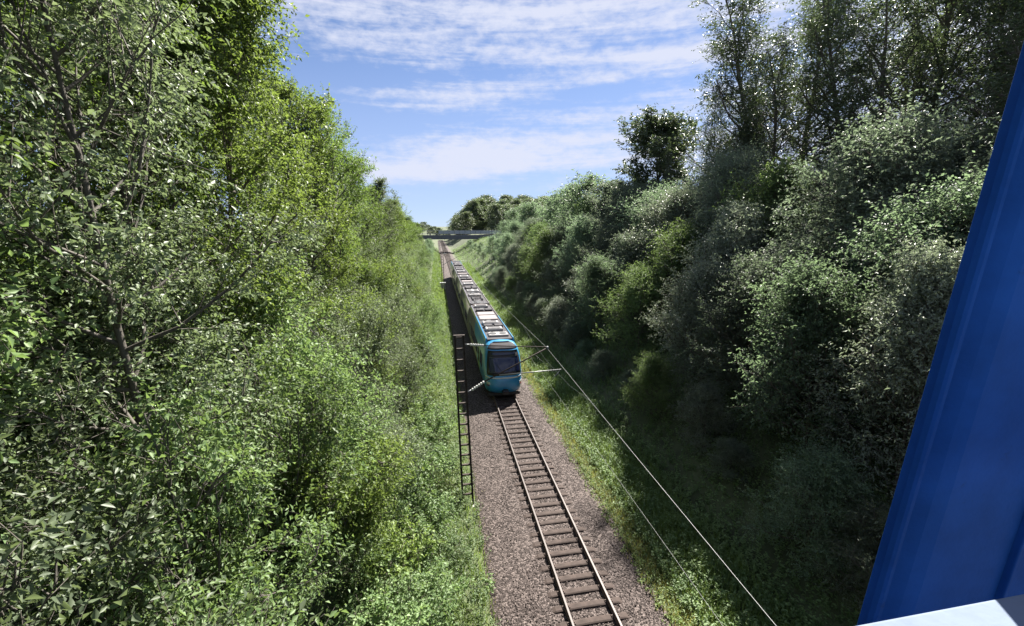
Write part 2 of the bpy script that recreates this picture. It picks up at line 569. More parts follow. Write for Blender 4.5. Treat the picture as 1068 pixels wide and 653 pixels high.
# ------------------------------------------------------------------ railway track
def build_track():
    root = tag(empty('railway_track', (XT, 0, 0)), kind='structure')
    for s in (-1, 1):
        r = bpy.data.objects.new('rail', None)
        side = MB()
        c = s * 0.7535
        web = [(-.07, -.152), (.07, -.152), (.07, -.142), (.012, -.122), (.012, -.040), (.034, -.030),
               (.036, -.006), (-.036, -.006), (-.034, -.030), (-.012, -.040), (-.012, -.122), (-.07, -.142)]
        side.extrude([(c + a, b) for a, b in web], -20, 420)
        rail = side.build('rail', M['rail_side'], root)
        head = MB()
        head.extrude([(c - .0345, -.0055), (c + .0345, -.0055), (c + .030, 0.0), (c - .030, 0.0)], -20, 420)
        head.build('running_surface', M['rail_head'], rail)
    # trough sleepers with drooping ends
    sl = MB()
    n = 14
    for i in range(n + 1):
        x = -1.3 + 2.6 * i / n
        e = max(0, abs(x) - 1.02) / 0.28
        dz = -0.095 * e * e + (0.008 if abs(x) < .5 else 0)
        w = 0.125 + 0.012 * e
        for (yy, zz) in ((-w, -.30), (-w * .92, -.178), (-w * .6, -.158), (w * .6, -.158), (w * .92, -.178), (w, -.30)):
            sl.v.append((x, yy, zz + dz))
    for i in range(n):
        for k in range(5):
            a = i * 6 + k
            sl.f.append((a, a + 6, a + 7, a + 1))
    sl.f.append((0, 1, 2, 3, 4, 5)); b = n * 6
    sl.f.append((b + 5, b + 4, b + 3, b + 2, b + 1, b))
    sme = sl.mesh('sleeper'); sme.materials.append(M['sleeper'])
    cl = MB()
    for d in (-1, 1):
        cl.box(d * .105 - .035, d * .105 + .035, -.06, .06, -.158, -.128, .012)
        cl.tube([(d * .105, 0, -.13), (d * .105, 0, -.095)], .016, 6)
    cme = cl.mesh('rail_fastening'); cme.materials.append(M['clip'])
    rng = random.Random(3)
    y0 = 10.93 - 0.6 * 12
    for i in range(300):
        y = y0 + 0.6 * i
        o = bpy.data.objects.new('sleeper', sme)
        o.location = (rng.uniform(-.012, .012), y + rng.uniform(-.015, .015), rng.uniform(-.004, .004))
        o.rotation_euler = (0, 0, rng.uniform(-.008, .008))
        link(o, root)
        if y < 45:
            for s in (-1, 1):
                c = bpy.data.objects.new('rail_fastening', cme)
                c.location = (s * 0.7535, 0, 0)
                link(c, o)
    rest = MB()
    for i in range(300, 690):
        y = y0 + 0.6 * i
        rest.box(-1.3, 1.3, y - .12, y + .12, -.3, -.16)
    tag(rest.build('sleeper', M['sleeper'], root), kind='stuff')


build_track()


# ------------------------------------------------------------------ overhead line
def catmull_sag(y0, y1, z_end, sag, y):
    t = (y - y0) / (y1 - y0)
    return z_end - sag * 4 * t * (1 - t)


MASTS = [-47.0, 17.73, 82.0, 147.0]


def zig(y):
    return XT + 0.22 * math.cos((y - 17.73) / 64.6 * math.pi)


def mess_z(y):
    for a, b in zip(MASTS + [212, 277, 342], MASTS[1:] + [212, 277, 342, 420]):
        if a <= y <= b:
            return catmull_sag(a, b, 7.08, 0.62, y)
    return 7.0


def build_wires():
    ys = [y for y in np.arange(-46, 380, 3.2)]
    b = MB(); b.tube([(XT + 0.5 * (zig(y) - XT), y, mess_z(y)) for y in ys], 0.0072, 5)
    tag(b.build('messenger_wire', M['wire'], smooth=True), 'upper bare overhead wire running above the track past the train', 'wire')
    b = MB(); b.tube([(zig(y), y, 5.42) for y in ys], 0.0048, 5)
    cw = b.build('contact_wire', M['wire_thin'], smooth=True)
    tag(cw, 'lower thinner overhead contact wire hanging under the bare upper wire', 'wire')
    for y in np.arange(-40, 300, 8.1):
        if abs(min((y - m for m in MASTS), key=abs)) < 3 or (3 < y < 13):
            continue
        d = MB(); d.tube([(XT + .5 * (zig(y) - XT), y, mess_z(y)), (zig(y), y, 5.425)], 0.004, 4)
        d.build('dropper', M['wire_thin'], cw)
    b = MB()
    pts = [(XT + .12, 12.2, mess_z(12.2)), (XT + .13, 14.5, 6.55), (XT + .14, 17.73, 6.42), (XT + .13, 21, 6.55), (XT + .12, 23.3, mess_z(23.3))]
    b.tube(pts, 0.006, 4)
    b.build('stitch_wire', M['wire_thin'], cw)


build_wires()


def build_mast(Y, label, lean=0.0):
    root = empty('catenary_mast', (1.05, Y, -0.3))
    tag(root, label, 'mast', 'lattice masts of the overhead line')
    Hm = 8.15
    f = MB(); f.box(-.34, .34, -.3, .3, -.7, .03, .04)
    f.build('foundation', M['concrete'], root)

    def off(z, s):
        w = 0.235 - 0.055 * z / Hm
        return lean * z / Hm + s * w
    for s in (-1, 1):
        lg = MB()
        for (x0, x1, y0, y1) in ((-.012, .012, -.055, .055), (-.045, .045, -.055, -.043), (-.045, .045, .043, .055)):
            b = len(lg.v)
            for z in (0.03, Hm):
                o = off(z, s)
                lg.v += [(o + x0, y0, z), (o + x1, y0, z), (o + x1, y1, z), (o + x0, y1, z)]
            lg.f += [tuple(b + i for i in q) for q in ((0, 3, 2, 1), (4, 5, 6, 7), (0, 1, 5, 4), (1, 2, 6, 5), (2, 3, 7, 6), (3, 0, 4, 7))]
        lg.build('leg', M['steel_dark'], root)
    z = 0.55
    while z < Hm:
        r = MB()
        a, c = off(z, -1), off(z, 1)
        r.box(a + .014, c - .014, -.05, .05, z - .03, z + .03)
        r.build('batten', M['steel_dark'], root)
        z += 0.5
    cp = MB(); cp.box(off(Hm, -1) - .06, off(Hm, 1) + .06, -.07, .07, Hm, Hm + .02)
    cp.build('cap_plate', M['steel_dark'], root)
    # cantilever, in mast coordinates
    ox = 1.05; oz = -0.3

    def P(x, z, y=0.0): return (x - ox, y, z - oz)
    mx = XT + 0.11

    def insulator(p, q):
        p, q = np.array(p), np.array(q)
        ins = MB()
        pts, rs = [], []
        for k in range(13):
            pts.append(tuple(p + (q - p) * k / 12)); rs.append(0.075 if k % 2 else 0.035)
        ins.tube(pts, rs, 8)
        return ins.build('insulator', M['insul'], root)

    def seg(name, pts, r, mat):
        b = MB(); b.tube(pts, r, 8)
        return b.build(name, mat, root, smooth=True)
    a = 1.10
    # top tie
    i0, i1 = np.array(P(a + .18, 7.42)), np.array(P(a + .78, 7.35))
    seg('bracket', [P(a - .05, 7.44), tuple(i0)], .03, M['galv'])
    insulator(i0, i1)
    seg('top_tie', [tuple(i1), P(mx, 7.14)], .022, M['steel_dark'])
    # diagonal strut
    d0, d1 = np.array(P(a + .22, 5.34)), np.array(P(a + .80, 5.70))
    seg('bracket', [P(a - .05, 5.22), tuple(d0)], .035, M['galv'])
    insulator(d0, d1)
    seg('diagonal_strut', [tuple(d1), P(mx, 7.10)], .032, M['steel_dark'])
    # registration tube and steady arm
    seg('registration_tube', [P(2.55, 5.95), P(5.40, 6.05)], .026, M['tube_pale'])
    seg('steady_arm', [P(5.35, 6.0), P(zig(Y) + .0, 5.45)], .014, M['tube_pale'])
    seg('hanger_wire', [P(mx - .6, 6.82), P(5.1, 5.96)], .006, M['wire_thin'])
    cl = MB(); cl.box(mx - ox - .05, mx - ox + .05, -.06, .06, 7.04 - oz, 7.17 - oz, .02)
    cl.build('clamp', M['galv'], root)
    return root


build_mast(MASTS[1], 'ladder-like lattice mast with white insulators standing left of the track before the train', -0.22)
build_mast(MASTS[2], 'distant lattice mast left of the track beside the rear half of the train')
build_mast(MASTS[3], 'farthest lattice mast left of the track near the far road bridge')

# ------------------------------------------------------------------ train
SEC = [(0.34, 1.22), (0.40, 1.32), (0.75, 1.40), (1.20, 1.42), (1.90, 1.42), (2.50, 1.40), (3.00, 1.345), (3.35, 1.25), (3.58, 1.12), (3.72, 0.92), (3.80, 0.60), (3.84, 0.0)]
SZ = [s[0] for s in SEC]; SW = [s[1] for s in SEC]
NOSE_B = 2.3                               # nose runs from local y=0 to here
YF = [(0.34, 0.42), (0.6, 0.12), (1.0, 0.0), (1.5, 0.06), (1.9, 0.22), (2.6, 0.62), (3.1, 0.95), (3.4, 1.22), (3.6, 1.5), (3.74, 1.85), (3.84, 2.3)]


def wz(z): return float(np.interp(z, SZ, SW))
def yf(z): return float(np.interp(z, [a for a, _ in YF], [b for _, b in YF]))


def nose_pt(z, th, off=0.0):
    s, c = math.sin(th), math.cos(th)
    w = wz(z); f = yf(z)
    x = w * math.copysign(abs(s) ** 0.60, s)
    y = NOSE_B - (NOSE_B - f) * abs(c) ** 0.5
    # push outwards from the middle of the car
    return (x * (1 + off / 1.4), y - off * (0.8 * c + .1), z + off * 0.35 * max(0, z - 1.5))


def nose_patch(name, z0, z1, t0, t1, off, mat, parent, nz=6, nt_=10, taper=0.0, thick=0.02):
    V, F = [], []
    for layer in (off, off - thick):
        for i in range(nz + 1):
            z = z0 + (z1 - z0) * i / nz
            k = 1 - taper * (i / nz)
            for j in range(nt_ + 1):
                th = (t0 + (t1 - t0) * j / nt_) * (k if t0 < 0 < t1 else 1)
                V.append(nose_pt(z, R(th), layer))
    n = nt_ + 1; off2 = (nz + 1) * n
    for i in range(nz):
        for j in range(nt_):
            a = i * n + j
            F.append((a, a + 1, a + n + 1, a + n))
            F.append((off2 + a + n, off2 + a + n + 1, off2 + a + 1, off2 + a))
    for i in range(nz):
        for j in (0, nt_):
            a = i * n + j
            F.append((a, a + n, off2 + a + n, off2 + a))
    for j in range(nt_):
        for i in (0, nz):
            a = i * n + j
            F.append((a, off2 + a, off2 + a + 1, a + 1))
    return obj_np(name, np.array(V), np.array(F), mat, parent, smooth=False)


def roof_kit(parent, items):
    """items: (kind, y0, y1)"""
    for kind, y0, y1 in items:
        if kind == 'box':
            b = MB(); b.box(-.80, .62, y0, y1, 3.79, 4.10, .06); o = b.build('roof_box', M['roof_box'], parent)
            g = MB()
            n = max(2, int((y1 - y0) / .5))
            for k in range(n):
                yc = y0 + (k + .5) * (y1 - y0) / n
                g.box(-.62, .44, yc - .13, yc + .13, 4.101, 4.116, .005)
            g.build('grille', M['roof_grey'], o)
        elif kind == 'plate':
            b = MB(); b.box(-.88, .84, y0, y1, 3.80, 3.97, .06); b.build('roof_panel', M['roof_pink'], parent)
        elif kind == 'fan':
            b = MB(); b.box(-.76, .80, y0, y1, 3.79, 4.02, .05); o = b.build('cooling_unit', M['roof_box'], parent)
            n = max(1, int((y1 - y0) / .9))
            for k in range(n):
                for s in (-.4, .4):
                    yc = y0 + (k + .5) * (y1 - y0) / n
                    c = MB(); c.tube([(s, yc, 4.021), (s, yc, 4.05)], .3, 14); c.build('fan', M['black'], o)
        elif kind == 'resist':
            for s in (-.45, .45):
                b = MB(); b.box(s - .36, s + .36, y0, y1, 3.82, 4.1, .03); b.build('resistor_bank', M['roof_grey'], parent)
        elif kind == 'panto':
            root = MB()
            yc = (y0 + y1) / 2
            for s in (-.55, .55):
                root.box(s - .04, s + .04, y0, y1, 3.95, 4.03)
            for yy in (y0 + .1, y1 - .2):
                root.box(-.62, .62, yy, yy + .1, 4.03, 4.1)
            for s in (-.55, .55):
                for yy in (y0 + .1, y1 - .1):
                    root.tube([(s, yy, 3.78), (s, yy, 3.96)], .06, 8)
            o = root.build('pantograph', M['black'], parent)
            arm = MB()
            arm.tube([(0, y1 - .2, 4.1), (0, y0 + .2, 4.24)], .04, 6)
            for s in (-.4, .4):
                arm.tube([(s * .4, y0 + .2, 4.25), (s, y1 - .3, 4.36)], .022, 6)
            arm.build('arm', M['steel_dark'], o)
            hd = MB()
            for dy in (0, .3):
                hd.tube([(-.85, y1 - .4 + dy, 4.30), (-.6, y1 - .4 + dy, 4.41), (.6, y1 - .4 + dy, 4.41), (.85, y1 - .4 + dy, 4.30)], .025, 6)
            hd.build('contact_strip', M['galv'], o)
        elif kind == 'pipes':
            b = MB()
            for s in (-.7, -.55, .2, .62):
                b.tube([(s, y0, 3.86), (s, y1, 3.86)], .035, 6)
            for yy in np.arange(y0 + .2, y1, .55):
                b.tube([(-.5, yy, 3.8), (-.5, yy, 3.99)], .05, 6)
                b.box(-.3, .1, yy - .15, yy + .1, 3.8, 3.93)
            b.build('roof_conduit', M['galv'], parent)


def build_train():
    YN, n_car = 28.95, 5
    L1, LM, gap = 17.2, 14.4, 0.7
    root = empty('passenger_train', (XT, YN, 0))
    tag(root, 'turquoise and grey electric multiple unit train on the single track', 'train')
    y = 0.0
    for ci in range(n_car):
        first, last = ci == 0, ci == n_car - 1
        Lc = L1 if (first or last) else LM
        V, F = [], []
        zs = []
        for i in range(len(SEC) - 1):
            n = 2
            zs += [SEC[i][0] + (SEC[i + 1][0] - SEC[i][0]) * k / n for k in range(n)]
        zs.append(SEC[-1][0])
        if first or last:
            nth = 24
            for z in zs:
                for j in range(nth + 1):
                    x_, y_, z_ = nose_pt(z, R(-90 + 180 * j / nth))
                    V.append((x_, y_, z_))
            n = nth + 1
            for i in range(len(zs) - 1):
                for j in range(nth):
                    a = i * n + j
                    F.append((a, a + 1, a + n + 1, a + n))
            ystart = NOSE_B
        else:
            ystart = 0.0
        # sides and roof
        b = len(V)
        outline = [(-wz(z), z) for z in zs] + [(wz(z), z) for z in zs[::-1][1:]]
        for yy in (ystart, Lc):
            V += [(x, yy, z) for x, z in outline]
        m = len(outline)
        for i in range(m - 1):
            F.append((b + i, b + m + i, b + m + i + 1, b + i + 1))
        F4 = np.array(F)
        body = bpy.data.objects.new('car_body', None)
        me = bpy.data.meshes.new('car_body')
        caps = [tuple(range(b + m, b + 2 * m)), tuple(range(b, b + m))[::-1]] if not (first or last) else [tuple(range(b + m, b + 2 * m))]
        me.from_pydata(V, [], [tuple(f) for f in F] + caps)
        me.polygons.foreach_set('use_smooth', np.array([len(p.vertices) == 4 for p in me.polygons], dtype=bool))
        me.update()
        body = bpy.data.objects.new('car_body', me)
        link(body, root, (M['livery'] if (first or last) else M['silver'],))
        if last:
            body.location = (0, y + Lc, 0); body.rotation_euler = (0, 0, math.pi)
        else:
            body.location = (0, y, 0)
        # underframe
        u = MB(); u.box(-1.18, 1.18, 1.0 if (first or last) else .1, Lc - .1, .22, .36)
        u.build('underframe', M['bogie'], body)
        # windows and doors, both sides
        for s in (-1, 1):
            ys_ = ystart + .9
            doors = [ystart + 2.4, Lc - 3.4] if Lc > 15 else [Lc / 2 - .7]
            for dy in doors:
                d = MB()
                xo = s * 1.424
                prof = [(s * (wz(z) + .012), z) for z in (0.55, .9, 1.2, 1.9, 2.5, 2.72)] + [(s * (wz(z) - .03), z) for z in (2.72, .55)]
                d.extrude(prof, dy, dy + 1.4)
                d.build('door', M['lime_door'] if (first and s < 0 and dy == doors[0]) else (M['teal'] if first and dy == doors[0] else M['parapet_far']), body)
                w_ = MB()
                prof = [(s * (wz(z) + .018), z) for z in (1.25, 1.9, 2.5)] + [(s * (wz(z) - .02), z) for z in (2.5, 1.25)]
                w_.extrude(prof, dy + .15, dy + .62); w_.extrude(prof, dy + .78, dy + 1.25)
                w_.build('door_window', M['glass'], body)
            yy = ystart + .5
            while yy + 1.5 < Lc - .5:
                hit = [d for d in doors if d - .25 < yy + 1.6 and yy < d + 1.65]
                if hit:
                    yy = hit[0] + 1.7
                    if yy + 1.5 >= Lc - .4: break
                w_ = MB()
                prof = [(s * (wz(z) + .010), z) for z in (1.55, 1.9, 2.3, 2.62)] + [(s * (wz(z) - .03), z) for z in (2.62, 1.55)]
                w_.extrude(prof, yy, yy + 1.5)
                w_.build('window', M['glass'], body)
                yy += 1.75
            # raised cowling along the roof edge
            c = MB()
            c.extrude([(s * 1.10, 3.55), (s * 1.16, 3.60), (s * 1.10, 3.92), (s * 1.02, 3.95), (s * .97, 3.78)], ystart + .4, Lc - .25)
            c.build('roof_cowling', M['livery'] if (first or last) else M['silver'], body, smooth=False)
        # roof deck
        d = MB(); d.box(-.97, .97, ystart + .35, Lc - .2, 3.70, 3.857)
        d.build('roof_deck', M['roof_grey'], body)
        if first:
            items = [('fan', 3.3, 4.3), ('pipes', 4.4, 4.9), ('box', 5.1, 6.0), ('resist', 6.3, 7.0), ('box', 7.4, 8.3), ('pipes', 8.4, 9.2), ('plate', 9.5, 11.3), ('plate', 11.55, 13.0), ('resist', 13.4, 14.2), ('pipes', 14.4, 15.4), ('box', 15.6, 16.4)]
        elif last:
            items = [('box', 3.6, 5.0), ('pipes', 5.2, 6.8), ('plate', 7.0, 8.6), ('resist', 9.2, 10.4), ('box', 11, 12.2), ('resist', 13.2, 15.0)]
        elif ci == 1:
            items = [('pipes', .5, 2.1), ('panto', 2.3, 5.0), ('box', 5.4, 6.8), ('pipes', 7, 8.8), ('fan', 9.0, 11.0), ('resist', 11.6, 13.6)]
        elif ci == 2:
            items = [('box', .8, 2.2), ('pipes', 2.5, 4.2), ('plate', 4.5, 6.0), ('resist', 7, 8.4), ('pipes', 8.6, 9.8), ('box', 10.4, 12.2)]
        else:
            items = [('plate', .8, 2.2), ('resist', 2.8, 3.8), ('box', 4.4, 5.8), ('pipes', 6.2, 8.4), ('box', 9.2, 10.6), ('resist', 11.4, 13)]
        roof_kit(body, items)
        if first or last:
            # black screen surround, glass, lamps, stripe
            nose_patch('screen_surround', 1.74, 3.34, -56, 56, .012, M['black'], body, 8, 16, taper=.06)
            nose_patch('windscreen', 1.90, 2.96, -44, 44, .03, M['glass'], body, 8, 16, taper=.06)
            nose_patch('destination_display', 3.05, 3.24, -32, 32, .03, M['glass'], body, 2, 12)
            nose_patch('stripe', 1.54, 1.62, -66, 66, .015, M['white_line'], body, 1, 16)
            nose_patch('roof_dome', 3.42, 3.80, -60, 60, .012, M['roof_grey'], body, 5, 16)
            for s in (-1, 1):
                nose_patch('headlight', 1.05, 1.22, 40 * s, 62 * s, .014, M['lamp_glass'], body, 2, 6)
                nose_patch('tail_light', .92, 1.0, 44 * s, 60 * s, .014, M['lamp_red'], body, 1, 5)
                wp = MB(); wp.tube([(s * .1, yf(1.85) - .06, 1.8), (s * .55, yf(2.5) - .04, 2.5)], .014, 5)
                wp.build('wiper', M['black'], body)
            cp = MB(); cp.box(-.22, .22, -.28, .6, .42, .72, .05); cp.box(-.12, .12, -.36, -.28, .48, .68)
            cp.build('coupler', M['black'], body)
            pl = MB(); pl.extrude([(-1.15, .12), (1.15, .12), (1.2, .34), (-1.2, .34)], .45, .6)
            pl.build('rail_guard', M['bogie'], body)
        # bogies
        bog = [3.6] if first or last else []
        for by in bog:
            make_bogie(body, by)
        if not last:
            # shared bogie and bellows between cars
            bl = MB()
            for k in range(5):
                y0 = Lc + gap * k / 5
                pr = [(-1.22, .6), (-1.26, 2.9), (-1.0, 3.5), (1.0, 3.5), (1.26, 2.9), (1.22, .6)]
                sc = 1.0 if k % 2 == 0 else .965
                bl.extrude([(a * sc, 2 + (c - 2) * sc) for a, c in pr], y0 + .002, y0 + gap / 5 - .002)
            bl.build('bellows', M['rubber'], body)
            make_bogie(body, Lc + gap / 2)
        y += Lc + gap
    return root


def make_bogie(body, yc):
    b = MB()
    for s in (-1, 1):
        b.box(s * 1.0 - .09, s * 1.0 + .09, yc - 1.6, yc + 1.6, .40, .66, .03)
    b.box(-.95, .95, yc - .25, yc + .25, .40, .62)
    o = b.build('bogie', M['bogie'], body)
    for dy in (-1.25, 1.25):
        w = MB()
        for s in (-1, 1):
            w.tube([(s * .69, yc + dy, .43), (s * .82, yc + dy, .43)], .43, 20)
        w.tube([(-.69, yc + dy, .43), (.69, yc + dy, .43)], .08, 8)
        w.build('wheelset', M['wheel'], o)


build_train()


# ------------------------------------------------------------------ far road bridge and trackside things
def build_far_bridge():
    Y0, Y1 = 214.0, 222.0
    root = empty('road_bridge', (4, 218, 6.4))
    tag(root, 'low dark flat road bridge crossing the cutting far down the track', 'bridge')

    def put(b, name, mat, par=root):
        o = b.build(name, mat, par)
        return o
    b = MB(); b.box(-24, 30, -4, 4, .0, 1.1); put(b, 'deck', M['deck_far'])
    for yy in (-4.15, 4.0):
        b = MB(); b.box(-24, 30, yy, yy + .15, -.25, 1.7); put(b, 'edge_beam', M['deck_far'])
    for yy in (-4.1, 4.05):
        k = 0
        for x in np.arange(-23.5, 30, 2.6):
            p = MB(); p.box(x - .06, x + .06, yy - .05, yy + .05, 1.7, 4.0); put(p, 'railing_post', M['deck_far'])
            if -5 < x < 27 and yy < 0:
                g = MB(); g.box(x + .1, x + 2.5, yy - .02, yy + .02, 2.55, 3.9); put(g, 'panel', M['panel_far'])
        r = MB(); r.box(-24, 30, yy - .045, yy + .045, 2.3, 2.42); r.box(-24, 30, yy - .045, yy + .045, 4.0, 4.08); put(r, 'rail', M['parapet_far'])
    for x in (-7.5, 17.5):
        a = MB(); a.box(x - .6, x + .6, -3.7, 3.7, -7.2, .0); put(a, 'abutment', M['concrete'])


build_far_bridge()


def build_cabinet():
    root = empty('trackside_cabinet', (1.05, 88, -.3))
    tag(root, 'small pale box cabinet on the left edge of the ballast near the train rear', 'cabinet')
    b = MB(); b.box(-.55, .55, -.4, .4, -.3, .12); b.build('plinth', M['concrete'], root)
    b = MB(); b.box(-.5, .5, -.35, .35, .12, 1.35, .03); b.build('housing', M['cabinet'], root)
    b = MB(); b.box(-.6, .6, -.45, .45, 1.352, 1.42, .03); b.build('lid', M['insul'], root)


build_cabinet()


# ------------------------------------------------------------------ the bridge the view is taken from
def build_near_bridge():
    root = empty('steel_footbridge', (0, 0, 10.9))
    tag(root, 'blue painted steel bridge post on a pale worn handrail at the right edge', 'bridge')

    def put(b, name, mat, smooth=False):
        o = b.build(name, mat, root, smooth)
        return o
    z0 = 0.46                                # top of the sill above the deck
    b = MB(); b.box(-14, 14, -3.4, .42, -.35, -.02); put(b, 'deck', M['concrete'])
    b = MB(); b.extrude([(0, 0)] * 0 or [(-14, .797), (14, .797), (14, .829), (-14, .829)], .25, .512); o = put(b, 'handrail', M['blue_worn'])
    bv = o.modifiers.new('bevel', 'BEVEL'); bv.width = 0.006; bv.segments = 3
    b = MB(); b.box(-14, 14, .56, .84, -.35, -.02); put(b, 'bottom_chord', M['blue_paint'])
    for x in (-9, -6, -3, -.6, .3, 3.0, 6, 9):
        b = MB(); b.box(x - .03, x + .03, .34, .40, -.02, .797); put(b, 'handrail_post', M['blue_paint'])
    # raked post: channel with a lip on the left and a flange on the right
    H = 3.6
    k = 0.095                                # rake, metres sideways per metre up

    def raked(x0, x1, y0, y1, name, mat, bev=.008, z1=H, z_0=-.3):
        b = MB()
        bb = 0
        for z in (z_0, z0 + z1):
            d = k * (z - z0)
            b.v += [(x0 + d, y0, z), (x1 + d, y0, z), (x1 + d, y1, z), (x0 + d, y1, z)]
        b.f += [(0, 3, 2, 1), (4, 5, 6, 7), (0, 1, 5, 4), (1, 2, 6, 5), (2, 3, 7, 6), (3, 0, 4, 7)]
        o = put(b, name, mat)
        bv = o.modifiers.new('bevel', 'BEVEL'); bv.width = bev; bv.segments = 3
        return o
    prof = [(a + .024, c) for a, c in [(1.145, .802), (1.150, .796), (1.159, .795), (1.166, .806), (1.176, .842), (1.200, .858), (1.262, .822), (1.300, .811), (1.574, .802)]]
    b = MB()
    n = len(prof)
    for z in (-.3, z0 + H):
        d = k * (z - z0)
        b.v += [(x + d, y, z) for x, y in prof] + [(x + d, y + .014, z) for x, y in prof[::-1]]
    m = 2 * n
    for i in range(m):
        j = (i + 1) % m
        b.f.append((i, j, m + j, m + i))
    b.f.append(tuple(range(m))[::-1]); b.f.append(tuple(range(m, 2 * m)))
    put(b, 'post_web', M['blue_paint'])
    raked(1.600, 1.613, .785, .90, 'post_flange', M['blue_paint'], .004)
    raked(1.615, 2.20, .83, .845, 'gusset_plate', M['blue_paint'], .004)


build_near_bridge()


# ------------------------------------------------------------------ plants: generators
def unit(v):
    return v / (np.linalg.norm(v, axis=-1, keepdims=True) + 1e-9)


def grow(start, d, length, seg, up, wig, rng):
    """polylines: start (B,3), d (B,3), length (B,) -> (B,seg+1,3)"""
    B = len(start)
    P = np.zeros((B, seg + 1, 3)); P[:, 0] = start
    d = unit(d)
    for i in range(seg):
        d = unit(d + rng.normal(size=(B, 3)) * wig + np.array([0, 0, 1.0]) * (up / seg))
        P[:, i + 1] = P[:, i] + d * (length / seg)[:, None]
    return P


def along(P, t):
    """P (B,S,3), t (B,n) -> position and tangent (B,n,3)"""
    S = P.shape[1] - 1
    u = np.clip(t * S, 0, S - 1e-4); i = u.astype(int); f = (u - i)[..., None]
    b = np.arange(P.shape[0])[:, None]
    p0, p1 = P[b, i], P[b, i + 1]
    return p0 * (1 - f) + p1 * f, unit(p1 - p0)


def spawn(P, n, t0, t1, ang, rng, ang_var=0.25):
    B = P.shape[0]
    t = t0 + (t1 - t0) * (np.arange(n)[None] + rng.random((B, n))) / n
    pos, tan = along(P, t)
    ref = rng.normal(size=(B, n, 3))
    perp = unit(np.cross(tan, ref))
    a = ang + rng.normal(size=(B, n, 1)) * ang_var
    d = tan * np.cos(a) + perp * np.sin(a)
    return pos.reshape(-1, 3), d.reshape(-1, 3), t.reshape(-1)


def tubes(P, r0, r1, k):
    """polylines to tubes; r0,r1 (B,) radii at both ends"""
    B, S, _ = P.shape
    T = np.zeros_like(P)
    T[:, 1:-1] = P[:, 2:] - P[:, :-2]; T[:, 0] = P[:, 1] - P[:, 0]; T[:, -1] = P[:, -1] - P[:, -2]
    T = unit(T)
    ref = np.zeros_like(T); ref[..., 0] = 1
    m = np.abs(T[..., 0]) > 0.9
    ref[m] = (0, 1, 0)
    a = unit(np.cross(T, ref)); c = np.cross(T, a)
    s = np.linspace(0, 1, S)[None]
    r = r0[:, None] * (1 - s) + r1[:, None] * s
    w = np.arange(k) * 2 * math.pi / k
    V = P[:, :, None] + r[:, :, None, None] * (np.cos(w)[None, None, :, None] * a[:, :, None] + np.sin(w)[None, None, :, None] * c[:, :, None])
    base = (np.arange(B) * S * k)[:, None, None] + (np.arange(S - 1) * k)[None, :, None]
    i = np.arange(k)[None, None]; j = (i + 1) % k
    F = np.stack([base + i, base + j, base + k + j, base + k + i], -1).reshape(-1, 4)
    return V.reshape(-1, 3), F


def leaves(pos, axis, normal, size, width, rng, six=False, fold=0.16):
    """leaf blades; six: a rounder outline of four triangles, else a folded diamond"""
    n = len(pos)
    axis = unit(axis)
    side = unit(np.cross(axis, normal)); nor = np.cross(side, axis)
    L = size[:, None]; W = (size * width)[:, None]
    if six:
        V = np.stack([pos,
                      pos + axis * L * .30 + side * W * .46 + nor * L * fold * .6,
                      pos + axis * L * .30 - side * W * .46 + nor * L * fold * .6,
                      pos + axis * L * .68 + side * W * .36 + nor * L * fold * .3,
                      pos + axis * L * .68 - side * W * .36 + nor * L * fold * .3,
                      pos + axis * L - nor * L * fold * .5], 1)
        t = np.array([(0, 1, 3), (0, 3, 5), (0, 5, 4), (0, 4, 2)])
        k = 6
    else:
        V = np.stack([pos, pos + axis * L * .42 + side * W * .5 + nor * L * fold,
                      pos + axis * L - nor * L * fold * .4, pos + axis * L * .42 - side * W * .5 + nor * L * fold], 1)
        t = np.array([(0, 1, 2), (0, 2, 3)])
        k = 4
    F = (t[None] + (np.arange(n) * k)[:, None, None]).reshape(-1, 3)
    return V.reshape(-1, 3), F


def cat(parts):
    Vs, Fs, o = [], [], 0
    for V, F in parts:
        Vs.append(V); Fs.append(F + o); o += len(V)
    return np.concatenate(Vs), np.concatenate(Fs)


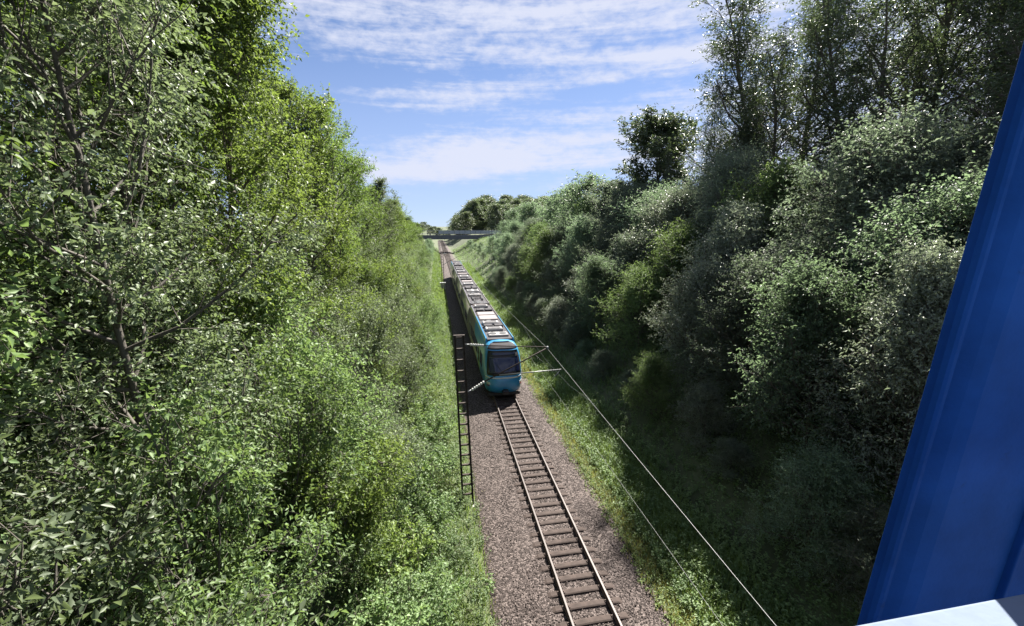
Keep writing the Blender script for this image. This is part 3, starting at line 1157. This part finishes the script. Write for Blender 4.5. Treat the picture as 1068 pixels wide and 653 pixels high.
def make_plant(seed, height, crown_base, radius, n_limbs, n_sub, n_twig, n_leaf, leaf, width=0.5, trunk_r=0.14,
               shape=None, stems=0, stem_tilt=0.5, up=0.5, droop=0.35, six=False, twig_len=(0.35, 0.8), sub_ratio=0.5,
               upface=0.5, bare_low=0.0, limb_el=(5, 65)):
    rng = np.random.default_rng(seed)
    wood = []
    shape = shape or (lambda s: np.sin(np.pi * np.clip(0.12 + 0.88 * s, 0, 1)) ** 0.7)
    if stems == 0:
        T = grow(np.zeros((1, 3)), np.array([[rng.normal() * .04, rng.normal() * .04, 1]]), np.array([height * .97]), 12, .25, .045, rng)
        wood.append(tubes(T, np.array([trunk_r]), np.array([trunk_r * .12]), 9))
        t = crown_base + (1 - crown_base) * ((np.arange(n_limbs) + rng.random(n_limbs)) / n_limbs) ** 0.9
        t = np.clip(t, 0, .985)[None]
        pos, tan = along(T, t)
        s = (t[0] - crown_base) / (1 - crown_base)
        az = np.arange(n_limbs) * 2.39996 + rng.normal(size=n_limbs) * .5
        el = R(limb_el[0]) + (R(limb_el[1]) - R(limb_el[0])) * s + rng.normal(size=n_limbs) * .14
        d = np.stack([np.cos(az) * np.cos(el), np.sin(az) * np.cos(el), np.sin(el)], 1)
        ln = np.maximum(radius * shape(s) * rng.uniform(.62, 1.32, n_limbs), 0.5)
        LB = grow(pos[0], d, ln, 7, up, .10, rng)
        r0 = np.clip(trunk_r * (1 - t[0]) * .55 + .012, .012, trunk_r * .5)
    else:
        az = np.arange(stems) * 2.39996 + rng.normal(size=stems) * .4
        tilt = rng.uniform(.05, 1, stems) ** .7 * stem_tilt
        d = np.stack([np.cos(az) * np.sin(tilt), np.sin(az) * np.sin(tilt), np.cos(tilt)], 1)
        ln = height * rng.uniform(.75, 1.08, stems) / np.maximum(np.cos(tilt * .8), .5)
        st = np.stack([np.cos(az) * .12 * radius * .3, np.sin(az) * .12 * radius * .3, np.zeros(stems)], 1)
        T = grow(st, d, ln, 9, .15, .06, rng)
        wood.append(tubes(T, np.full(stems, trunk_r), np.full(stems, trunk_r * .2), 6))
        nl = max(3, n_limbs // stems)
        pos, dd, t = spawn(T, nl, crown_base, 1.0, .95, rng)
        dd[:, 2] = np.abs(dd[:, 2]) * .7 + .1
        s = np.clip((t - crown_base) / (1 - crown_base), 0, 1)
        ln = np.maximum(radius * .75 * shape(s) * rng.uniform(.7, 1.25, len(t)), .3)
        LB = grow(pos, dd, ln, 6, up, .12, rng)
        r0 = np.full(len(t), trunk_r * .4)
    wood.append(tubes(LB, r0, r0 * .25, 5))
    # sub-branches
    pos, d, t = spawn(LB, n_sub, .22, 1.0, .75, rng)
    pl = np.repeat(ln, n_sub)
    sl = np.clip(pl * sub_ratio * (1.15 - .7 * t) * rng.uniform(.6, 1.3, len(t)), .3, 2.6)
    d[:, 2] += .12
    kp = rng.random(len(t)) < np.clip(pl / (.62 * radius), .3, 1)
    pos, d, t, sl = pos[kp], d[kp], t[kp], sl[kp]
    SB = grow(pos, d, sl, 4, up * .6 - .15, .16, rng)
    rr = np.full(len(t), .009) + .006 * rng.random(len(t))
    wood.append(tubes(SB[:, [0, 2, 4]], rr, rr * .35, 3))
    # twigs
    pos, d, t = spawn(SB, n_twig, .15, 1.0, .8, rng)
    tl = rng.uniform(*twig_len, len(t))
    TW = grow(pos, d, tl, 3, -.15, .14, rng)
    sel = TW[rng.random(len(t)) < .4][:, [0, -1]]
    wood.append(tubes(sel, np.full(len(sel), .0045), np.full(len(sel), .002), 3))
    # leaves along each twig, alternate
    pos, d, t = spawn(TW, n_leaf, .12, 1.0, .95, rng, .2)
    keep = rng.random(len(pos)) > .06
    pos, d = pos[keep], d[keep]
    d[:, 2] -= droop
    nrm = rng.normal(size=(len(pos), 3)) * .55 + np.array([0, 0, upface])
    size = leaf * rng.uniform(.4, 1.42, len(pos))
    lv = leaves(pos, d, nrm, size, width, rng, six)
    return cat(wood), lv


PROTO = {}


def proto(key, bark, leafm, **kw):
    (wv, wf), (lv, lf) = make_plant(**kw)
    wm = mesh_np(key + '_trunk', wv, wf, True); wm.materials.append(M[bark])
    lm = mesh_np(key + '_crown', lv, lf); lm.materials.append(M[leafm])
    PROTO[key] = (wm, lm, kw['height'])
    return len(wf) * 2 + len(lf)


oval = lambda s: np.clip(np.sin(np.pi * (0.10 + 0.86 * s)), 0.12, 1) ** 0.75
rounder = lambda s: np.clip(np.sin(np.pi * (0.16 + 0.66 * s)), 0.12, 1) ** 0.8
tall = lambda s: np.clip(1.05 - 0.75 * s, 0.2, 1) * np.clip(s * 4 + .45, 0, 1)
cone = lambda s: np.clip(1.0 - 0.6 * s, 0.25, 1)
dome = lambda s: np.clip(np.sin(np.pi * (0.33 + 0.55 * s)), 0.12, 1)
TRI = 0
TRI += proto('ash_a', 'bark', 'leaf_ash', seed=11, height=15, crown_base=.08, radius=3.5, n_limbs=54, n_sub=12, n_twig=9, n_leaf=11, leaf=.106, width=.52, trunk_r=.15, shape=oval)
TRI += proto('ash_b', 'bark', 'leaf_ash', seed=12, height=15, crown_base=.06, radius=3.8, n_limbs=54, n_sub=12, n_twig=9, n_leaf=11, leaf=.112, width=.52, trunk_r=.16, shape=oval)
TRI += proto('grey_a', 'bark_pale', 'leaf_grey', seed=13, height=15, crown_base=.1, radius=3.1, n_limbs=50, n_sub=11, n_twig=8, n_leaf=10, leaf=.11, width=.52, trunk_r=.12, shape=oval, up=.7)
TRI += proto('lime_a', 'bark', 'leaf_lime', seed=14, height=15, crown_base=.06, radius=3.5, n_limbs=50, n_sub=12, n_twig=9, n_leaf=11, leaf=.112, width=.56, trunk_r=.13, shape=oval)
TRI += proto('near_a', 'bark_pale', 'leaf_grey', seed=15, height=15, crown_base=.10, radius=3.0, n_limbs=58, n_sub=12, n_twig=8, n_leaf=12, leaf=.09, width=.52, trunk_r=.085, shape=oval, up=.8)
TRI += proto('elder_a', 'bark_pale', 'leaf_herb', seed=21, height=4.5, crown_base=.12, radius=1.7, n_limbs=56, n_sub=7, n_twig=7, n_leaf=9, leaf=.085, width=.52, trunk_r=.035, stems=7, stem_tilt=.55, six=False)
TRI += proto('elder_b', 'bark_pale', 'leaf_grey', seed=22, height=4.5, crown_base=.12, radius=1.8, n_limbs=56, n_sub=7, n_twig=7, n_leaf=9, leaf=.08, width=.5, trunk_r=.035, stems=7, stem_tilt=.6, six=False)
TRI += proto('elder_c', 'bark_pale', 'leaf_lime', seed=23, height=4.5, crown_base=.12, radius=1.7, n_limbs=54, n_sub=7, n_twig=7, n_leaf=9, leaf=.09, width=.55, trunk_r=.035, stems=6, stem_tilt=.55, six=False)
TRI += proto('bramble_a', 'bark', 'leaf_herb', seed=31, height=1.6, crown_base=.05, radius=1.2, n_limbs=30, n_sub=5, n_twig=4, n_leaf=7, leaf=.105, width=.62, trunk_r=.012, stems=9, stem_tilt=.95, twig_len=(.2, .45), upface=1.3)
TRI += proto('bramble_b', 'bark', 'leaf_lime', seed=32, height=1.6, crown_base=.05, radius=1.2, n_limbs=30, n_sub=5, n_twig=4, n_leaf=7, leaf=.11, width=.6, trunk_r=.012, stems=9, stem_tilt=.95, twig_len=(.2, .45), upface=1.3)
TRI += proto('bush_a', 'bark', 'leaf_bush', seed=41, height=6, crown_base=.02, radius=3.1, n_limbs=62, n_sub=12, n_twig=7, n_leaf=10, leaf=.105, width=.48, trunk_r=.07, shape=dome, up=.7, twig_len=(.3, 1.15), limb_el=(-4, 72))
TRI += proto('bush_b', 'bark', 'leaf_silver', seed=42, height=6, crown_base=.02, radius=2.9, n_limbs=60, n_sub=12, n_twig=7, n_leaf=10, leaf=.11, width=.38, trunk_r=.06, shape=dome, up=1.1, twig_len=(.3, 1.15), limb_el=(0, 75))
TRI += proto('bush_c', 'bark', 'leaf_dark', seed=43, height=6, crown_base=.02, radius=3.2, n_limbs=62, n_sub=12, n_twig=7, n_leaf=10, leaf=.105, width=.48, trunk_r=.07, shape=dome, up=.7, twig_len=(.3, 1.15), limb_el=(-4, 72))
TRI += proto('dark_a', 'bark', 'leaf_dark', seed=51, height=15, crown_base=.05, radius=4.2, n_limbs=60, n_sub=11, n_twig=8, n_leaf=10, leaf=.19, width=.6, trunk_r=.17, shape=rounder, up=.6)
TRI += proto('sparse_a', 'bark', 'leaf_sparse', seed=52, height=22, crown_base=.10, radius=5.0, n_limbs=60, n_sub=9, n_twig=7, n_leaf=8, leaf=.135, width=.46, trunk_r=.19, shape=tall, up=.9, limb_el=(10, 60), twig_len=(.4, 1.0))
TRI += proto('sparse_b', 'bark', 'leaf_sparse', seed=53, height=22, crown_base=.08, radius=5.4, n_limbs=62, n_sub=9, n_twig=7, n_leaf=8, leaf=.135, width=.46, trunk_r=.2, shape=tall, up=.9, limb_el=(10, 60), twig_len=(.4, 1.0))
TRI += proto('far_a', 'bark', 'leaf_far', seed=61, height=14, crown_base=.1, radius=5.0, n_limbs=44, n_sub=9, n_twig=5, n_leaf=6, leaf=.34, width=.6, trunk_r=.25, shape=oval, twig_len=(.6, 1.2))
TRI += proto('far_b', 'bark', 'leaf_bush', seed=62, height=9, crown_base=.06, radius=3.2, n_limbs=40, n_sub=8, n_twig=5, n_leaf=6, leaf=.22, width=.5, trunk_r=.12, shape=oval, twig_len=(.5, 1.0))
print('plant triangles', TRI)

PR = random.Random(77)


def place(key, kind, x, y, top=None, height=None, wide=1.0, label='', cat_='tree', group=None, leafm=None, sink=0.1):
    wm, lm, h0 = PROTO[key]
    z = float(gz(x, y)) - sink
    h = (top - z) if top is not None else height
    s = h / h0
    root = empty(kind, (x, y, z))
    root.rotation_euler = (PR.uniform(-.03, .03), PR.uniform(-.03, .03), PR.uniform(0, 6.28))
    sx = (s ** .6) * wide
    root.scale = (sx * PR.uniform(.94, 1.06), sx * PR.uniform(.94, 1.06), s)
    t = bpy.data.objects.new('trunk' if cat_ == 'tree' else 'stems', wm); link(t, root)
    c = bpy.data.objects.new('crown' if cat_ == 'tree' else 'foliage', lm); link(c, root)
    if leafm:
        c.material_slots[0].link = 'OBJECT'
        c.material_slots[0].material = M[leafm]
    tag(root, label, cat_, group)
    return root


ORD = 'first second third fourth fifth sixth seventh eighth ninth tenth eleventh twelfth thirteenth fourteenth fifteenth sixteenth seventeenth eighteenth nineteenth twentieth'.split()
TENS = {20: 'twenty', 30: 'thirty', 40: 'forty', 50: 'fifty', 60: 'sixty'}
for _n in range(21, 70):
    ORD.append(TENS[_n // 10 * 10] + ('-' + ORD[_n % 10 - 1] if _n % 10 else 'th').replace('tyth', 'tieth'))

# ------------------------------------------------------------------ plants: the left bank
GL = 'trees of the sunlit wall on the left bank'
place('near_a', 'slender_tree', -6.1, 9.0, top=20.5, wide=1.05, label='slender grey-leaved tree with visible pale trunk at near left', group=GL)
place('ash_a', 'leafy_tree', -7.6, 4.4, top=20, wide=1.0, label='leafy tree at the left edge of the picture, nearest the bridge', group=GL)
place('lime_a', 'leafy_tree', -7.0, 16.5, top=19.3, label='bright yellow-green tree standing out in the left wall of trees', group=GL)
place('ash_b', 'leafy_tree', -8.1, 12.8, top=21.6, wide=.92, label='tallest leafy tree on the left, its crown reaching into the blue sky', group=GL)
place('grey_a', 'slender_tree', -7.4, 21.0, top=21.3, label='grey-green tree behind the yellow-green one on the left bank', group=GL)
row = [(-7.2, 25.5, 20.3, 'lime_a'), (-7.2, 30, 19.8, 'ash_a'), (-7.0, 34.5, 18.6, 'grey_a'), (-6.8, 39.5, 17.4, 'ash_b'), (-6.6, 45, 16.9, 'grey_a'),
       (-6.6, 51, 16.4, 'ash_a'), (-6.4, 57, 15.8, 'lime_a'), (-6.4, 64, 15.3, 'grey_a'), (-6.2, 72, 14.6, 'ash_b'), (-6.0, 81, 14.0, 'ash_a'),
       (-6.0, 91, 13.5, 'grey_a'), (-6.2, 102, 13.4, 'ash_b'), (-6.4, 114, 13.2, 'ash_a'), (-6.6, 128, 13.4, 'grey_a'), (-7, 144, 13.4, 'ash_a'), (-7, 162, 13.4, 'ash_b')]
for i, (x, y, t, k) in enumerate(row):
    place(k, 'leafy_tree', x, y, top=t, label='%s tree, %s in the sunlit row receding along the left bank' % ({'lime_a': 'yellow-green', 'grey_a': 'grey-green'}.get(k, 'green'), ORD[i]), group=GL)
back = [(-11.0, 2.5, 23, 'ash_b'), (-11.5, 8, 23.5, 'ash_a'), (-11, 14, 23.5, 'ash_b'), (-11.5, 20, 22.5, 'ash_a'), (-11, 27, 21, 'ash_b'), (-11, 35, 19, 'grey_a'), (-10.5, 44, 17.5, 'ash_a'), (-10.5, 55, 16, 'ash_b'), (-15, 4.5, 25, 'ash_a'), (-15.5, 10.5, 25.5, 'lime_a'), (-15, 16.5, 25, 'ash_a'), (-15, 24, 23.5, 'ash_b')]
for i, (x, y, t, k) in enumerate(back):
    place(k, 'leafy_tree', x, y, top=t, label='tree mostly hidden by foliage, %s from the bridge in the rear row at left' % ORD[i], group='rear trees on the left bank')

GS = 'shrubs on the left bank'
cnt_l = {}
rs = random.Random(5)
for y in np.arange(4.2, 120, 2.1):
    for xx, hh in ((-4.9, 5.4), (-3.2, 3.8)):
        if y > 50 and rs.random() < .35:
            continue
        x = xx + rs.uniform(-.6, .6); yy = y + rs.uniform(-.8, .8)
        if yy < 9 and xx > -4:
            continue
        h = hh * rs.uniform(.75, 1.25) * (1 if yy < 60 else .85)
        k = rs.choice(['elder_a', 'elder_a', 'elder_b', 'elder_b', 'elder_c'])
        if yy < 10 and k == 'elder_c':
            k = 'elder_b'
        key = ('upper' if xx < -4 else 'lower', {'elder_a': 'mid-green', 'elder_b': 'grey-green', 'elder_c': 'yellow-green'}[k])
        cnt_l[key] = cnt_l.get(key, 0) + 1
        place(k, 'leafy_shrub', x, yy, height=h, wide=1.05, label='%s shrub, %s of its colour from the bridge in the %s left thicket row' % (key[1], ORD[cnt_l[key] - 1], key[0]), cat_='shrub', group=GS)
for i, (x, y, h) in enumerate([(-8.8, 3.6, 6.5), (-9.3, 6.5, 7), (-9.0, 10.5, 6.5), (-8.6, 14.5, 6.5)]):
    place(['elder_b', 'elder_a'][i % 2], 'leafy_shrub', x, y, height=h, wide=1.25, label='large shrub filling the dark understorey at far left, %s from the bridge' % ORD[i], cat_='shrub', group=GS)
GB = 'low bramble bushes on the left bank'
for y in np.arange(6.5, 62, 1.5):
    for xx in (-2.0, -.6, .3):
        if xx == .3 and (rs.random() < .55 or 17 < y < 18.6 or y > 22) or (xx == -.6 and y > 26 and rs.random() < .5):
            continue
        x = xx + rs.uniform(-.5, .4); yy = y + rs.uniform(-.7, .7)
        k = rs.choice(['bramble_a', 'bramble_a', 'bramble_b'])
        key = ({-2.0: 'upper', -.6: 'middle', .3: 'lowest'}[xx], 'green' if k == 'bramble_a' else 'yellow-green')
        cnt_l[key] = cnt_l.get(key, 0) + 1
        place(k, 'bramble_bush', x, yy, height=rs.uniform(.9, 1.7) * (1.0 if xx < 0 else .6), label='low %s bramble bush, %s of its colour from the bridge in the %s left row' % (key[1], ORD[cnt_l[key] - 1], key[0]), cat_='bush', group=GB)

# ------------------------------------------------------------------ plants: the right bank
def push(x, y, t, k): return x * k, y * k, 12.42 + (t - 12.42) * k


GR = 'tall dark trees on the right bank'
place('dark_a', 'broadleaf_tree', 27.6, 52.5, top=24.2, wide=1.45, leafm='leaf_sparse', label='dark round-crowned tree standing clear against the sky right of the track', group=GR)
place('sparse_a', 'thin_tree', 26.6, 46.5, top=21.4, wide=.35, label='thin sapling with see-through crown beside the round dark tree', group=GR)
tr = [(23.2, 34.2, 22.5, 'sparse_a', .55), (24.2, 32, 21.0, 'sparse_b', .7), (25.6, 36, 25.5, 'sparse_b', .75), (26, 33.5, 32, 'sparse_a', 1.1), (28.6, 31.5, 33, 'sparse_b', 1.1), 
      (28.2, 26.5, 31, 'sparse_a', 1.0), (32, 28, 33, 'sparse_b', 1.1), (29.5, 22, 30, 'sparse_b', 1.0), (32.5, 19.5, 30, 'sparse_a', 1.0), (28, 17, 27.5, 'sparse_a', .9), (31, 14, 28, 'sparse_b', 1.0), (24, 27.5, 24.5, 'sparse_b', 1.0), (25.5, 22.5, 26, 'sparse_a', 1.05), (26.5, 18.5, 26, 'sparse_b', 1.0), (23.6, 29.5, 21.5, 'sparse_a', .8), (24.5, 13.5, 24, 'sparse_a', 1.0)]
for i, (x, y, t, k, w) in enumerate(sorted(tr, key=lambda q: q[0] / q[1])):
    x, y, t = push(x, y, t, 1.25)
    place(k, 'tall_tree', x, y, top=t, wide=w * 1.45, label='tall loose-crowned dark tree, %s from the left in the backlit stand at upper right' % ORD[i], group=GR)
n_b = 0
for x, y, t, k in [(19.5, 46, 16.2, 'dark_a'), (20, 54, 17.5, 'far_b'), (19.5, 62, 17.2, 'far_b'), (20, 71, 16.6, 'far_b'), (21, 80, 16.4, 'far_b'), (21, 92, 16.4, 'far_b'), (22, 105, 16.5, 'far_b'), (22, 120, 16, 'far_b'), (23, 136, 13.5, 'far_b'), (25, 152, 12, 'far_b')]:
    n_b += 1
    x, y, t = push(x, y, t, 1.18 if y < 100 else 1.08)
    place(k, 'bushy_tree', x, y, top=t, wide=1.4, label='bushy tree, %s in the dark row receding along the right bank' % ORD[n_b - 1], group='bushy trees on the right bank')

GBR = 'big shrubs on the right bank'
place('bush_a', 'round_bush', 17.0, 62.5, top=10.2, wide=1.3, label='bright green round bush beside the middle of the train', cat_='shrub', group=GBR, leafm='leaf_herb')
place('bush_b', 'silvery_bush', 15.8, 11.0, top=10.2, wide=.95, label='silvery-leaved bush glinting next to the blue post', cat_='shrub', group=GBR)
place('bush_b', 'silvery_bush', 15.8, 22.6, top=8.9, wide=1.05, label='silvery bush with pale leaf tips at the middle of the right bank', cat_='shrub', group=GBR)
place('bush_a', 'round_bush', 14.9, 36.5, top=8.2, wide=1.1, label='rounded bush nearest the track just behind the train front', cat_='shrub', group=GBR)
rb = []
kinds = ['bush_c', 'bush_a', 'bush_c', 'bush_b', 'bush_a', 'bush_c']
rr_ = random.Random(12)
for (x0, top0, step, y0, y1, rn, wd) in ((12.9, 3.7, 3.7, 8.5, 92, 'lowest', .9), (15.9, 7.9, 5.6, 8.0, 96, 'second', 1.1), (18.8, 11.4, 6.2, 7.0, 100, 'third', 1.2), (22.3, 15.0, 5.4, 8.0, 60, 'fourth', 1.2), (26.0, 15.6, 6.0, 12.0, 50, 'topmost', 1.3)):
    y = y0
    i = int(x0)
    while y < y1:
        x = x0 + rr_.uniform(-.5, .5); yy = y + rr_.uniform(-.8, .8)
        near = [(17, 62.5), (15.8, 11), (15.6, 22.6), (14.9, 36.5)]
        if all((x - a) ** 2 + (yy - b) ** 2 > 5.5 for a, b in near):
            boost = .8 if (rn == 'second' and yy < 22) else 0
            rb.append((x, yy, top0 + boost + rr_.uniform(-1.5, .8), kinds[i % 6] if rn != 'topmost' else 'bush_c', rn, wd * rr_.uniform(.9, 1.12)))
        y += step * rr_.uniform(.85, 1.15) * (1 if y < 50 else 1.35)
        i += 1
cnt = {}
for x, y, t, k, rn, wd in sorted(rb, key=lambda q: q[1]):
    hue = {'bush_a': 'mid-green', 'bush_b': 'silvery', 'bush_c': 'dark green'}[k]
    cnt[rn, hue] = cnt.get((rn, hue), 0) + 1
    place(k, {'bush_b': 'silvery_bush'}.get(k, 'dark_bush'), x, y, top=t, wide=wd, cat_='shrub', group=GBR,
          label='%s shrub, %s of its colour from the bridge in the %s right row' % (hue, ORD[cnt[rn, hue] - 1], rn), leafm='leaf_herb' if (k == 'bush_a' and cnt[rn, hue] % 2 == 0) else None)
for i, y in enumerate(np.arange(94, 210, 9.5)):
    place('far_b', 'dark_bush', 15.5 + rs.uniform(-1, 1), y, height=rs.uniform(5.5, 7.5) if y < 130 else rs.uniform(2.2, 3.4), wide=1.0, label='far shrub on the right bank, %s of those leading to the road bridge' % ORD[i], cat_='shrub', group='far shrubs on the right bank')
for i, y in enumerate(np.arange(120, 214, 9)):
    place('far_b', 'dark_bush', -2.8 + rs.uniform(-.8, .8), y, height=rs.uniform(3.5, 5), wide=.8, label='far shrub on the left bank, %s of those leading to the road bridge' % ORD[i], cat_='shrub', group='far shrubs on the left bank')
# distant wood beyond the bridge
for i in range(46):
    y = 290 + rs.uniform(0, 140); q = rs.uniform(0.045, .30)
    x = y * q
    place('far_a', 'far_tree', x, y, top=(14 + min(1, (q - .045) / .05) * 13 + rs.uniform(-2.5, 1.5)) * y / 300, wide=1.6, label='distant tree in the wood beyond the road bridge', group='distant trees beyond the road bridge')
for i in range(22):
    y = 430 + rs.uniform(0, 90); x = -55 + i * 3.6 + rs.uniform(-2, 2)
    place('far_a', 'far_tree', x, y, height=rs.uniform(6.5, 9.5), wide=1.7, label='low distant tree on the horizon behind the road bridge', group='low distant trees on the horizon')


# ------------------------------------------------------------------ ground cover (nobody could count it)
def herb_layer(name, label, n, xr, yr, hr, leaf, nl, mat, seed, ypow=1.0, width=.55, avoid=None, xpow=1.0):
    rng = np.random.default_rng(seed)
    x = xr[0] + (xr[1] - xr[0]) * rng.random(n) ** xpow
    y = yr[0] + (yr[1] - yr[0]) * rng.random(n) ** ypow
    if avoid is not None:
        k = avoid(x, y, rng); x, y = x[k], y[k]; n = len(x)
    h = rng.uniform(*hr, n)
    base = np.stack([x, y, gz(x, y) - .03], 1)
    d = rng.normal(size=(n, 3)) * .3 + np.array([0, 0, 1.0])
    ST = grow(base, d, h, 3, .1, .12, rng)
    sv = tubes(ST[:, [0, -1]], np.full(n, .006), np.full(n, .003), 3)
    pos, dd, t = spawn(ST, nl, .2, 1, 1.2, rng)
    dd[:, 2] *= .4
    nrm = rng.normal(size=(len(pos), 3)) * .4 + np.array([0, 0, 1.0])
    far = np.clip(pos[:, 1] / 40, 1, 3)
    lv = leaves(pos, dd, nrm, leaf * rng.uniform(.6, 1.25, len(pos)) * far, width, rng)
    v4 = sv[1]
    tri = np.concatenate([v4[:, [0, 1, 2]], v4[:, [0, 2, 3]]])
    V, F = cat([(sv[0], tri), lv])
    return tag(obj_np(name, V, F, M[mat]), label, 'plants', kind='stuff')


def grass_layer(name, label, n, xr, yr, hr, mat, seed, ypow=1.0, wid=.008, bend=.5, avoid=None):
    rng = np.random.default_rng(seed)
    x = rng.uniform(*xr, n); y = yr[0] + (yr[1] - yr[0]) * rng.random(n) ** ypow
    if avoid is not None:
        k = avoid(x, y, rng); x, y = x[k], y[k]; n = len(x)
    h = rng.uniform(*hr, n)
    base = np.stack([x, y, gz(x, y) - .02], 1)
    az = rng.uniform(0, 6.28, n)
    lean = np.stack([np.cos(az), np.sin(az), np.zeros(n)], 1)
    side = np.stack([-np.sin(az), np.cos(az), np.zeros(n)], 1)
    b = (bend * rng.uniform(.3, 1.3, n) * h)[:, None]
    w = (wid * rng.uniform(.7, 1.4, n) * np.clip(y / 22, 1, 4))[:, None]
    up = np.array([0, 0, 1.0])[None] * h[:, None]
    V = np.stack([base - side * w, base + side * w, base + lean * b * .35 + up * .65 + side * w * .8, base + lean * b * .35 + up * .65 - side * w * .8,
                  base + lean * b + up * .95], 1)
    t = np.array([(0, 1, 2), (0, 2, 3), (3, 2, 4)])
    F = (t[None] + (np.arange(n) * 5)[:, None, None]).reshape(-1, 3)
    return tag(obj_np(name, V.reshape(-1, 3), F, M[mat]), label, 'grass', kind='stuff')


mast_gap = lambda x, y, rng: ~((np.abs(y - 17.6) < .25) & (x > .8))
herb_layer('herb_cover', 'leafy nettles and herbs covering the sunlit slope left of the track', 12500, (-6.5, 1.35), (3, 62), (.25, .8), .095, 9, 'leaf_herb', 91, ypow=1.5, avoid=mast_gap)
herb_layer('herb_cover', 'broad-leaved herbs along the ditch right of the track', 8200, (8.0, 11.2), (6, 95), (.25, .75), .11, 9, 'leaf_herb', 92, ypow=1.5)
herb_layer('shade_cover', 'dark undergrowth in the shade of the right bank', 8000, (10.0, 17), (2, 70), (.25, .85), .11, 10, 'leaf_herb', 93, ypow=1.4)
grass_layer('verge_grass', 'green grass verge along the right side of the ballast', 42000, (8.2, 10.8), (5, 150), (.25, .7), 'grass', 94, ypow=1.8)
grass_layer('dry_grass', 'yellowed dry grass fringe at the right edge of the ballast', 52000, (6.85, 8.7), (5, 150), (.08, .34), 'grass_dry', 95, ypow=1.7, avoid=lambda x, y, r: r.random(len(x)) < np.clip((x - 6.8) / .9, .08, 1))
grass_layer('verge_grass', 'pale green grass strip along the left side of the ballast', 34000, (-1.2, 1.5), (7, 210), (.15, .5), 'grass', 96, ypow=1.6)
grass_layer('dry_grass', 'sparse dry weeds creeping onto the left shoulder of the ballast', 5000, (1.2, 2.3), (8, 60), (.05, .2), 'grass_dry', 97, ypow=1.4, avoid=lambda x, y, r: r.random(len(x)) < np.clip((2.3 - x) / 1.1, .03, 1) ** 2)
herb_layer('far_cover', 'low green growth on the distant slopes right of the track', 4500, (8.3, 24), (60, 240), (.5, 1.3), .085, 9, 'leaf_herb', 98, ypow=1.1)
herb_layer('far_cover', 'low green growth on the distant slopes left of the track', 3200, (-9, 1.0), (60, 240), (.5, 1.2), .085, 9, 'leaf_herb', 99, ypow=1.1)

herb_layer('fringe_herbs', 'low yellow-green weeds along the right edge of the ballast', 9500, (6.9, 9.6), (5, 110), (.10, .45), .085, 8, 'leaf_lime', 100, ypow=1.6)
